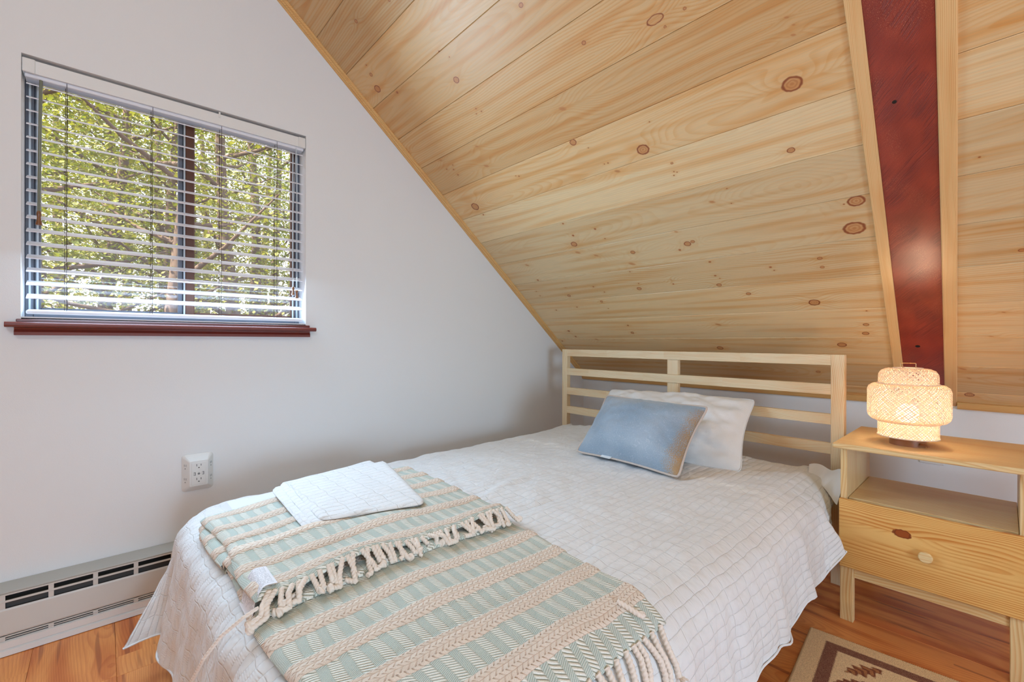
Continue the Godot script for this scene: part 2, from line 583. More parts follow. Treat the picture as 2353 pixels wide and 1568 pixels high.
func quilt_hrow(y: int, w: int, h: int) -> PackedFloat32Array:   # 0.208 m square: 8 channels of 0.026 m, cross stitches every 0.052 m
	var out := PackedFloat32Array()
	out.resize(w)
	var b := (y + 0.5) / h
	for px in w:
		var a := (px + 0.5) / w
		var l1 := Vector2(cos(a * TAU), sin(a * TAU))
		var l2 := Vector2(cos(b * TAU), sin(b * TAU))
		var wr := N.get_noise_3d(l1.x * 1.6 + l2.x * 1.2, l1.y * 1.6 + l2.y * 1.2, l2.y * 1.6 + l1.x)
		var ch := a * 8.0 + 0.03 * sin(b * TAU * 2.0 + 1.5 * sin(a * TAU)) + 0.03 * wr
		var f := absf(ch - floorf(ch) - 0.5) * 2.0                 # 1 at the stitch
		var lane := fposmod(floorf(ch), 8.0)
		var cz := b * 4.0 + 0.5 + 0.04 * sin(a * TAU * 3.0)
		var f2 := absf(cz - floorf(cz) - 0.5) * 2.0
		var puff := pow(maxf(0.0, 1.0 - f * f), 0.45)
		var cross := sm(0.92, 1.0, f2)
		var pk := sin(b * TAU * 34.0 + 1.7 * lane + 3.0 * sin(b * TAU * 5.0 + lane) + 1.2 * sin(a * TAU * 3.0))
		var puck := pk * f * (1.0 - sm(0.9, 1.0, f)) * 0.22 * (0.5 + 0.5 * sin(b * TAU * 5.0 + lane * 2.3))
		var stitch := 0.5 + 0.5 * sin(b * TAU * 52.0)
		out[px] = puff * (1.0 - 0.7 * cross) + puck + 0.35 * wr - 0.25 * sm(0.93, 1.0, f) * stitch
	return out

func throw_at(a: float, b: float) -> Array:                  # one tile of the weave, a in 0..0.206 m, b in 0..0.204 m
	var xx := fposmod(a, 0.103)
	if xx < 0.042:                                            # three chunky braided rows
		var lane := floorf(xx / 0.014)
		var w := (xx / 0.014 - lane) * 2.0 - 1.0
		var half := 0.5 if w > 0.0 else 0.0
		var ph := b / 0.0128 + absf(w) * 0.55 + half + lane * 0.3
		var f := absf(ph - floorf(ph) - 0.5) * 2.0
		var body := sqrt(maxf(0.0, 1.0 - w * w * 0.85))
		var ply := 0.5 + 0.5 * sin((b - signf(w) * a * 1.2) * 4600.0)
		var gap := sm(0.62, 1.0, f) * (0.45 + 0.55 * sm(0.5, 0.0, absf(w)))
		var hh := 0.25 + 0.75 * body * (1.0 - 0.7 * gap) + 0.08 * ply
		var g := clampf(1.0 - 0.55 * gap - 0.4 * sm(0.86, 1.0, absf(w)) - 0.12 * (1.0 - ply), 0.0, 1.0)
		return [hh, lerpf(196.0, 252.0, g), lerpf(154.0, 236.0, g), lerpf(122.0, 220.0, g)]
	var cz := fposmod(b, 0.034) / 0.034                        # herringbone: columns that slant one way, then the other
	if cz < 0.56:
		var c2 := cz / 0.56
		var q := a / 0.0058 + c2 * 1.5
		var f := absf(q - floorf(q) - 0.5) * 2.0
		var r := 1.0 - f
		var hh := 0.2 + 0.55 * sqrt(r) * pow(sin(c2 * PI), 0.35)
		var g := sm(0.06, 0.42, r) * (0.75 + 0.25 * sm(0.0, 0.2, minf(c2, 1.0 - c2)))
		return [hh, lerpf(160.0, 246.0, g), lerpf(164.0, 245.0, g), lerpf(146.0, 234.0, g)]
	var c3 := (cz - 0.56) / 0.44
	var q2 := a / 0.0030 - c3 * 2.0
	var f2 := absf(q2 - floorf(q2) - 0.5) * 2.0
	var dots := 0.5 + 0.5 * sin(b * 3300.0)
	var g2 := sm(0.15, 0.85, f2) * (0.5 + 0.5 * dots)
	return [0.14 + 0.14 * f2 + 0.06 * dots, lerpf(178.0, 238.0, g2), lerpf(192.0, 240.0, g2), lerpf(182.0, 231.0, g2)]

func throw_row(y: int, w: int, h: int) -> PackedByteArray:
	var out := PackedByteArray()
	out.resize(w * 3)
	for px in w:
		var c := throw_at((px + 0.5) / w * 0.206, (y + 0.5) / h * 0.204)
		var j := 1.0 + 0.06 * N2.get_noise_2d(px * 0.13, y * 0.13)
		for q in 3:
			out[px * 3 + q] = clampi(int(c[q + 1] * j), 0, 255)
	return out

func throw_hrow(y: int, w: int, h: int) -> PackedFloat32Array:
	var out := PackedFloat32Array()
	out.resize(w)
	for px in w:
		out[px] = throw_at((px + 0.5) / w * 0.206, (y + 0.5) / h * 0.204)[0]
	return out

const LEAVES := [   # printed leaves and cones of the rug: place, length, width, direction, hue
	0.150, 0.135, 0.085, 0.034, 2.35, 0.6, 0.130, 0.215, 0.075, 0.020, 2.45, 0.2, 0.225, 0.185, 0.070, 0.022, 2.1, 0.3, 0.190, 0.225, 0.055, 0.018, 2.6, 0.5,
	0.255, 0.225, 0.045, 0.016, 1.9, 0.8, 0.300, 0.150, 0.080, 0.030, 0.8, 0.5, 0.370, 0.200, 0.070, 0.020, 2.4, 0.2, 0.420, 0.140, 0.080, 0.026, 1.1, 0.7,
	0.150, 0.330, 0.085, 0.030, 0.7, 0.4, 0.240, 0.330, 0.070, 0.022, 2.2, 0.6, 0.330, 0.320, 0.085, 0.030, 1.7, 0.3, 0.430, 0.330, 0.070, 0.022, 0.5, 0.7,
	0.180, 0.450, 0.085, 0.030, 2.4, 0.3, 0.300, 0.460, 0.070, 0.022, 1.0, 0.6, 0.410, 0.450, 0.085, 0.030, 2.0, 0.4, 0.250, 0.560, 0.080, 0.028, 0.4, 0.5, 0.390, 0.570, 0.080, 0.028, 2.6, 0.6,
]

func rug_row(y: int, w: int, h: int) -> PackedByteArray:     # 0.6 x 0.8 m
	var out := PackedByteArray()
	out.resize(w * 3)
	var b := (y + 0.5) / h * 0.8
	for px in w:
		var a := (px + 0.5) / w * 0.6
		var j := 0.0022 * N2.get_noise_2d(a * 900.0, b * 900.0)
		var e := minf(minf(a, 0.6 - a), minf(b, 0.8 - b)) + j
		var tuft := N2.get_noise_2d(a * 500.0, b * 1100.0)
		var cr := 250.0
		var cg := 208.0
		var cb := 160.0
		if e > 0.048 and e < 0.082:
			var dk := sm(-0.5, 0.6, tuft)
			cr = lerpf(196.0, 92.0, dk)
			cg = lerpf(146.0, 44.0, dk)
			cb = lerpf(112.0, 38.0, dk)
		elif e >= 0.082:
			cr = 255.0
			cg = 214.0
			cb = 168.0
			for q in range(0, LEAVES.size(), 6):
				var dx: float = a - LEAVES[q]
				var dy: float = b - LEAVES[q + 1]
				if absf(dx) + absf(dy) > 0.12:
					continue
				var ct := cos(LEAVES[q + 4])
				var st := sin(LEAVES[q + 4])
				var lx: float = (dx * ct + dy * st) / (LEAVES[q + 2] * 0.68)
				var ly: float = (-dx * st + dy * ct) / (LEAVES[q + 3] * 0.8)
				if absf(lx) < 1.0:
					var edge: float = (1.0 - lx * lx) * (0.72 + 0.28 * sin(lx * 14.0 - absf(ly) * 2.0))
					if absf(ly) + j * 60.0 < edge:
						var vein := sm(0.35, 0.9, sin(lx * 20.0 - absf(ly) * 6.0) * 0.5 + 0.5) + (0.6 if absf(ly) > edge * 0.7 else 0.0)
						var hue: float = LEAVES[q + 5]
						cr = lerpf(lerpf(150.0, 205.0, hue), 110.0, clampf(vein, 0.0, 1.0) * 0.7)
						cg = lerpf(lerpf(96.0, 136.0, hue), 54.0, clampf(vein, 0.0, 1.0) * 0.7)
						cb = lerpf(lerpf(66.0, 80.0, hue), 40.0, clampf(vein, 0.0, 1.0) * 0.7)
		var br := 0.96 + 0.22 * tuft
		out[px * 3] = clampi(int(cr * br), 0, 255)
		out[px * 3 + 1] = clampi(int(cg * br), 0, 255)
		out[px * 3 + 2] = clampi(int(cb * br), 0, 255)
	return out

func velvet_row(y: int, w: int, h: int) -> PackedByteArray:  # blue velvet with a scratchy pile, warm lamp light painted in as tan along one edge
	var out := PackedByteArray()
	out.resize(w * 3)
	var b := (y + 0.5) / h
	for px in w:
		var a := (px + 0.5) / w
		var wx := 0.05 * N.get_noise_2d(a * 7.0, b * 7.0)
		var wy := 0.05 * N.get_noise_2d(a * 7.0 + 40.0, b * 7.0)
		var sc := 1.0 - sm(0.02, 0.11, absf(N2.get_noise_2d((a + wx) * 34.0, (b + wy) * 22.0)))
		var sc2 := 1.0 - sm(0.02, 0.10, absf(N2.get_noise_2d((a - wy) * 26.0 + 50.0, (b + wx) * 30.0)))
		var pile := N2.get_noise_2d(a * 210.0, b * 150.0)
		var cloud := 0.35 * N.get_noise_2d(a * 3.0, b * 2.0)
		var g := clampf(0.34 + 0.30 * sc + 0.26 * sc2 + 0.16 * pile + 0.5 * cloud, 0.0, 1.0)
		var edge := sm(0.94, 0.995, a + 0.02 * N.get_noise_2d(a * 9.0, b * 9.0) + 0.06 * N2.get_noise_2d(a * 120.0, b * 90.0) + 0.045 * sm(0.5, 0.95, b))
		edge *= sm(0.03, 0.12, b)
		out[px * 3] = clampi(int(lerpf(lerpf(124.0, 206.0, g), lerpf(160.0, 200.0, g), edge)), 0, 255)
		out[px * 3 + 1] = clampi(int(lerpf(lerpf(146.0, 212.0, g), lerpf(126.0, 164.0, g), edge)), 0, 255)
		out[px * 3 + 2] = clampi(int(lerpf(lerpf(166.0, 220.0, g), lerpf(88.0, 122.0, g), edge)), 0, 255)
	return out

func noise_hrow(y: int, w: int, h: int) -> PackedFloat32Array:
	var out := PackedFloat32Array()
	out.resize(w)
	for px in w:
		var a := TAU * px / w
		var b := TAU * y / h
		out[px] = 0.5 + 0.5 * N2.get_noise_3d(cos(a) * 9.0 + cos(b) * 5.0, sin(a) * 9.0 + cos(b) * 7.0, sin(b) * 9.0)
	return out

func tag_row(y: int, w: int, h: int) -> PackedByteArray:     # a sewn-in care label: rows of print too small to read
	var out := PackedByteArray()
	out.resize(w * 3)
	var line := floori(y / 12.0)
	for px in w:
		var on := (y % 12) < 4 and px > 14 and px < w - 14 - 30 * rnd(line) and rnd(floorf(px / 3.0) + line * 57.0) > 0.35 and line > 0 and line < 20
		var q := 176 if on else 244
		out[px * 3] = q
		out[px * 3 + 1] = q
		out[px * 3 + 2] = q + 6
	return out

func bump(m: StandardMaterial3D, t: Texture2D, cm: float) -> StandardMaterial3D:
	m.heightmap_enabled = true
	m.heightmap_texture = t
	m.heightmap_scale = cm
	return m

func coat(m: StandardMaterial3D, amount: float, rough: float) -> StandardMaterial3D:
	m.clearcoat_enabled = true
	m.clearcoat = amount
	m.clearcoat_roughness = rough
	return m

func materials() -> void:
	var pine := tex(1024, 512, pine_row)
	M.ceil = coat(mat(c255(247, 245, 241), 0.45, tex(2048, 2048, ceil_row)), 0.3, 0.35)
	M.pine = mat(Color.WHITE, 0.45, pine)
	M.pine.uv1_scale = Vector3(1.0, 4.0, 1.0)
	M.trim = mat(c255(240, 212, 168), 0.45, pine)
	M.trim.uv1_scale = Vector3(1.0, 4.0, 1.0)
	M.edge = coat(mat(c255(255, 232, 196), 0.45, pine), 0.5, 0.3)
	M.edge.uv1_scale = Vector3(1.0, 1.9, 1.0)
	M.stand = mat(c255(255, 243, 216), 0.42, pine)
	M.stand.uv1_scale = Vector3(0.8, 2.6, 1.0)
	M.drawer = mat(c255(255, 226, 178), 0.42, tex(1024, 512, drawer_row))
	M.floor = mat(Color(1, 1, 1), 0.4, tex(1024, 1024, floor_row))
	M.beam = bump(coat(mat(Color.WHITE, 0.45, tex(256, 2048, beam_row)), 1.0, 0.28), htex(256, 2048, beam_hrow), 0.08)
	var grit := htex(512, 512, noise_hrow)
	M.wall = bump(mat(c255(237, 238, 239), 0.85), grit, 0.012)
	M.wall.uv1_scale = Vector3(5, 5, 5)
	M.white = mat(c255(236, 236, 234), 0.45)
	M.blind = mat(c255(238, 238, 244), 0.4)
	M.enamel = mat(c255(214, 213, 208), 0.4)
	M.dusty = mat(c255(182, 180, 173), 0.6)
	M.plastic = mat(c255(232, 232, 230), 0.32)
	M.black = mat(c255(18, 17, 16), 0.5)
	M.darkgrey = mat(c255(70, 68, 66), 0.6)
	M.usb = mat(c255(120, 120, 120), 0.4)
	M.mahogany = coat(mat(c255(112, 42, 32), 0.4), 0.5, 0.25)
	M.brownframe = mat(c255(104, 66, 48), 0.5)
	M.greyframe = mat(c255(112, 116, 126), 0.45)
	M.palestrip = mat(c255(206, 216, 222), 0.45)
	M.wandclear = mat(c255(120, 126, 110), 0.25)
	M.tassel = coat(mat(c255(128, 80, 44), 0.4), 0.4, 0.3)
	M.cordbrown = mat(c255(62, 46, 42), 0.7)
	M.glass = mat(Color(1, 1, 1, 0.04), 0.03)
	M.glass.transparency = BaseMaterial3D.TRANSPARENCY_ALPHA
	M.quilt = bump(mat(c255(236, 235, 234), 0.85), htex(1024, 1024, quilt_hrow), 0.17)
	M.quilt.rim_enabled = true
	M.quilt.rim = 0.25
	M.linen = bump(mat(c255(236, 234, 232), 0.9), grit, 0.05)
	M.linen.uv1_scale = Vector3(4, 4, 4)
	M.sheet = mat(c255(240, 240, 241), 0.9)
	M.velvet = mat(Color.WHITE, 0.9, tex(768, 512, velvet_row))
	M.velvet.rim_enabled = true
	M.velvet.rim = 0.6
	M.piping = mat(c255(206, 190, 178), 0.8)
	M.throw_ = bump(mat(Color.WHITE, 0.95, tex(1024, 1024, throw_row)), htex(1024, 1024, throw_hrow), 0.42)
	M.yarn = mat(c255(246, 232, 218), 0.95)
	M.rug = mat(Color.WHITE, 1.0, tex(768, 1024, rug_row))
	M.rug_side = mat(c255(230, 192, 144), 1.0)
	M.tagprint = mat(Color.WHITE, 0.8, tex(192, 256, tag_row))
	M.bamboo = mat(c255(246, 226, 200), 0.6)
	M.bamboo.backlight_enabled = true
	M.bamboo.backlight = Color(0.52, 0.43, 0.34)
	M.wire = mat(c255(196, 160, 116), 0.3)
	M.wire.metallic = 0.8
	M.lampbase = mat(c255(150, 98, 62), 0.4)
	M.bulb = mat(c255(255, 240, 214), 0.4)
	M.bulb.emission_enabled = true
	M.bulb.emission = c255(255, 222, 170)
	M.bulb.emission_energy_multiplier = 6.0
	M.globe = mat(c255(250, 250, 250), 0.3)
	M.globe.emission_enabled = true
	M.globe.emission = c255(240, 244, 255)
	M.globe.emission_energy_multiplier = 1.5
	M.bark = mat(c255(104, 86, 74), 0.95)
	M.leaf = mat(Color.WHITE, 0.6)
	M.leaf.vertex_color_use_as_albedo = true
	M.leaf.backlight_enabled = true
	M.leaf.backlight = Color(0.75, 0.8, 0.35)
	M.soil = mat(c255(92, 78, 58), 1.0)

# ---------------------------------------------------------------- the room
func slope_y(z: float) -> float:
	var zz := z if z < RIDGE_S * CCOS else ZSIDE - z
	return CY0 + zz * CSIN / CCOS + 0.03

func gable(called: String, x: float, depth: float, z0: float, z1: float, y0: float, y1: float) -> void:
	var b := mb(2)
	var off := Vector3(depth, 0, 0)
	b.extrude([Vector3(x, -0.1, -0.1), Vector3(x, -0.1, z0), Vector3(x, slope_y(z0), z0), Vector3(x, slope_y(0) - 0.08, -0.1)], off)
	b.extrude([Vector3(x, -0.1, z0), Vector3(x, -0.1, z1), Vector3(x, y0, z1), Vector3(x, y0, z0)], off)
	var rz := RIDGE_S * CCOS
	if rz > z0 and rz < z1:
		b.extrude([Vector3(x, y1, z0), Vector3(x, y1, z1), Vector3(x, slope_y(z1), z1), Vector3(x, slope_y(rz), rz), Vector3(x, slope_y(z0), z0)], off)
		b.extrude([Vector3(x, -0.1, z1), Vector3(x, -0.1, ZSIDE + 0.1), Vector3(x, slope_y(ZSIDE), ZSIDE + 0.1), Vector3(x, slope_y(z1), z1)], off)
	else:
		b.extrude([Vector3(x, y1, z0), Vector3(x, y1, z1), Vector3(x, slope_y(z1), z1), Vector3(x, slope_y(z0), z0)], off)
		b.extrude([Vector3(x, -0.1, z1), Vector3(x, -0.1, ZSIDE + 0.1), Vector3(x, slope_y(ZSIDE), ZSIDE + 0.1), Vector3(x, slope_y(rz), rz), Vector3(x, slope_y(z1), z1)], off)
	part(called, b, M.wall, self).set_meta("kind", "structure")

func board(x0: float, x1: float, s0: float, s1: float) -> MB:
	var b := mb()
	var g := 0.0004
	var sec := [Vector2(s0 + g, -0.014), Vector2(s0 + g, -0.0018), Vector2(s0 + g + 0.0016, 0.0), Vector2(s1 - g - 0.0016, 0.0), Vector2(s1 - g, -0.0018), Vector2(s1 - g, -0.014)]
	for j in 5:
		var a: Vector2 = sec[j]
		var c: Vector2 = sec[j + 1]
		var uv := []
		for q in [[x0, a], [x1, a], [x1, c], [x0, c]]:
			uv.append(Vector2(q[0] / CEIL_W, 1.0 - q[1].x / CEIL_H))
		var o := Vector3(0, -CCOS, CSIN) * (1.0 if j == 2 else 0.4)
		if j < 2:
			o += Vector3(0, -CSIN, -CCOS)
		elif j > 2:
			o += Vector3(0, CSIN, CCOS)
		b.poly([cp(x0, a.x, a.y), cp(x1, a.x, a.y), cp(x1, c.x, c.y), cp(x0, c.x, c.y)], o, uv)
	return b

func slope_bar(xa: Vector2, xb: Vector2, s0: float, s1: float, o0: float, o1: float, uvw: Vector2, bev := 0.0) -> MB:   # a straight member on the slope; edge x = a + b*s
	var b := mb()
	var ax0 := xa.x + xa.y * s0
	var ax1 := xa.x + xa.y * s1
	var bx0 := xb.x + xb.y * s0
	var bx1 := xb.x + xb.y * s1
	var wd := bx0 - ax0
	var sec := [Vector2(0, o0), Vector2(0, o1 - bev), Vector2(bev, o1), Vector2(wd - bev, o1), Vector2(wd, o1 - bev), Vector2(wd, o0)]
	var acc := 0.0
	for j in 5:
		var p: Vector2 = sec[j]
		var q: Vector2 = sec[j + 1]
		if p.is_equal_approx(q):
			continue
		var l := p.distance_to(q)
		var k := (bx1 - ax1) / wd
		var o := Vector3(0, -CCOS, CSIN) * 0.2 + Vector3(-1, 0, 0) if j < 2 else (Vector3(0, -CCOS, CSIN) if j == 2 else Vector3(0, -CCOS, CSIN) * 0.2 + Vector3(1, 0, 0))
		b.poly([cp(ax0 + p.x, s0, p.y), cp(ax0 + q.x, s0, q.y), cp(ax1 + q.x * k, s1, q.y), cp(ax1 + p.x * k, s1, p.y)], o,
			[Vector2(s0 / uvw.x, acc / uvw.y), Vector2(s0 / uvw.x, (acc + l) / uvw.y), Vector2(s1 / uvw.x, (acc + l) / uvw.y), Vector2(s1 / uvw.x, acc / uvw.y)])
		acc += l
	return b

func room() -> void:
	# floor of planks that run along X
	var fl := struct("floor")
	var b := mb()
	b.box(Vector3(ROOM_X / 2, -0.11, ZSIDE / 2), Vector3(ROOM_X + 0.4, 0.18, ZSIDE + 0.4))
	part("subfloor", b, M.floor, fl)
	var count := 0
	for k in 36:
		var z0 := 0.511 - 0.192 * 3 + 0.192 * k
		var x0 := -0.35 - 1.05 * rnd(k * 1.3)
		if k == 13:
			x0 = 0.40 - 1.2
		while x0 < ROOM_X:
			var xa := maxf(x0, 0.0)
			var xb := minf(x0 + 1.2, ROOM_X)
			if xb - xa > 0.02 and z0 + 0.192 > 0.0 and z0 < ZSIDE:
				var za := maxf(z0, 0.0)
				var zb := minf(z0 + 0.192, ZSIDE)
				var p := mb(0, Vector2(rnd(count + 0.5), 0.25 * (count % 4)))
				p.box(Vector3((xb - xa) / 2, -0.01, (zb - za) / 2), Vector3(xb - xa - 0.0006, 0.02, zb - za - 0.0006), 0.0006)
				for q in p.t.size():
					p.t[q] = Vector2(p.t[q].x - p.uvo.x, p.t[q].y - p.uvo.y) * Vector2(1.0 / 1.2, 1.0 / 0.76) + p.uvo
				var o := part("plank", p, M.floor, fl)
				o.position = Vector3(xa, 0, za)
				count += 1
			x0 += 1.2
	# walls
	gable("wall_left", 0.0, -0.16, 1.979, 2.848, 1.045, 1.890)
	gable("wall_right", ROOM_X, 0.16, 2.10, 3.15, 0.35, 1.27)
	b = mb()
	b.box(Vector3(ROOM_X / 2, 0.30, -0.06), Vector3(ROOM_X + 0.1, 0.86, 0.12))
	part("wall_back", b, M.wall, self).set_meta("kind", "structure")
	b = mb()
	b.box(Vector3(ROOM_X / 2, 0.30, ZSIDE + 0.06), Vector3(ROOM_X + 0.1, 0.86, 0.12))
	part("wall_front", b, M.wall, self).set_meta("kind", "structure")
	# sloped ceiling of wide pine boards
	var ce := struct("ceiling")
	b = mb()
	b.extrude([cp(-0.1, -0.2, -0.015), cp(-0.1, RIDGE_S, -0.015), cp(-0.1, RIDGE_S, -0.13), cp(-0.1, -0.2, -0.13)], Vector3(ROOM_X + 0.2, 0, 0))
	part("roof_deck", b, M.trim, ce)
	for k in range(-1, 24):
		var s0 := maxf(JOINT0 + PITCH * k, -0.02)
		var s1 := minf(JOINT0 + PITCH * (k + 1), RIDGE_S)
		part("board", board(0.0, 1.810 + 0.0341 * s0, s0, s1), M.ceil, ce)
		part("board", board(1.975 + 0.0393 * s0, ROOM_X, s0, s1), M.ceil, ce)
	b = mb()
	var ridge := cp(0, RIDGE_S)
	var foot := Vector3(0, CY0, ZSIDE)
	var up := Vector3(0, CCOS, CSIN) * 0.13
	b.uvs = 0.4
	b.extrude([ridge + Vector3(-0.1, 0, 0), foot + Vector3(-0.1, -0.1, 0.12), foot + Vector3(-0.1, -0.1, 0.12) + up, ridge + Vector3(-0.1, 0, 0) + up], Vector3(ROOM_X + 0.2, 0, 0))
	part("ceiling", b, M.ceil, self).set_meta("kind", "structure")
	# trim: along the gable wall, both sides of the beam, along the knee wall
	b = mb(2)
	var sec := []
	for q in [[0.0, 0.0], [0.0, 0.0155], [0.005, 0.0165], [0.011, 0.0125], [0.018, 0.0135], [0.0235, 0.0085], [0.029, 0.0095], [0.034, 0.006], [0.035, 0.0]]:
		sec.append(cp(q[0], 0.0, q[1]))
	b.extrude(sec, Vector3(0, CSIN, CCOS) * RIDGE_S)
	part("trim_1", b, M.trim, self).set_meta("kind", "structure")
	part("trim_2", slope_bar(Vector2(1.7944, 0.0341), Vector2(1.8254, 0.0351), -0.02, RIDGE_S, -0.005, 0.009, Vector2(1, 0.25), 0.0015), M.edge, self).set_meta("kind", "structure")
	part("trim_3", slope_bar(Vector2(1.9470, 0.0395), Vector2(1.9841, 0.0393), -0.02, RIDGE_S, -0.005, 0.009, Vector2(1.3, 0.25), 0.003), M.edge, self).set_meta("kind", "structure")
	for q in [[0.0, 1.80], [1.985, ROOM_X]]:
		b = mb(0, Vector2(0.3, 0.1))
		b.extrude([Vector3(q[0], 0.687, 0.0), Vector3(q[0], 0.688, 0.014), Vector3(q[0], 0.694, 0.018), Vector3(q[0], 0.716, 0.026), Vector3(q[0], 0.72, 0.0)], Vector3(q[1] - q[0], 0, 0))
		part("trim_4" if q[0] == 0.0 else "trim_5", b, M.trim, self).set_meta("kind", "structure")
	# roof beam
	var bm := thing("roof_beam", "dark red-brown rough-sawn roof beam running up the slope between two pale trims", "beam")
	part("timber", slope_bar(Vector2(1.8254, 0.0351), Vector2(1.9475, 0.0390), -0.03, RIDGE_S, -0.1, 0.004, Vector2(1.7, 0.13), 0.001), M.beam, bm)
	for t in bm.get_children():                      # the picture of the timber runs across first
		var a: Array = t.mesh.surface_get_arrays(0)
		for q in a[Mesh.ARRAY_TEX_UV].size():
			a[Mesh.ARRAY_TEX_UV][q] = Vector2(a[Mesh.ARRAY_TEX_UV][q].y - 0.80, a[Mesh.ARRAY_TEX_UV][q].x)
		t.mesh = ArrayMesh.new()
		t.mesh.add_surface_from_arrays(Mesh.PRIMITIVE_TRIANGLES, a)
	for q in [[1.919, 1.413, 0.0052], [1.889, 0.3824, 0.0075]]:
		b = mb()
		b.lathe([Vector2(0, 0.0006), Vector2(q[2] * 0.8, 0.0006), Vector2(q[2], 0.0), Vector2(q[2], -0.004)], Vector3.ZERO, 14)
		var o := part("nail_hole", b, M.black, bm)
		o.basis = Basis(Vector3(1, 0, 0), Vector3(0, -CCOS, CSIN), Vector3(0, -CSIN, -CCOS))
		o.position = cp(q[0], q[1], 0.004)


# ---------------------------------------------------------------- windows
func ring(b: MB, x: float, dx: float, z0: float, z1: float, y0: float, y1: float, w: float) -> void:
	b.box(Vector3(x, (y0 + y1) / 2, z0 + w / 2), Vector3(dx, y1 - y0, w), 0.002)
	b.box(Vector3(x, (y0 + y1) / 2, z1 - w / 2), Vector3(dx, y1 - y0, w), 0.002)
	b.box(Vector3(x, y0 + w / 2, (z0 + z1) / 2), Vector3(dx, w, z1 - z0 - 2 * w), 0.002)
	b.box(Vector3(x, y1 - w / 2, (z0 + z1) / 2), Vector3(dx, w, z1 - z0 - 2 * w), 0.002)

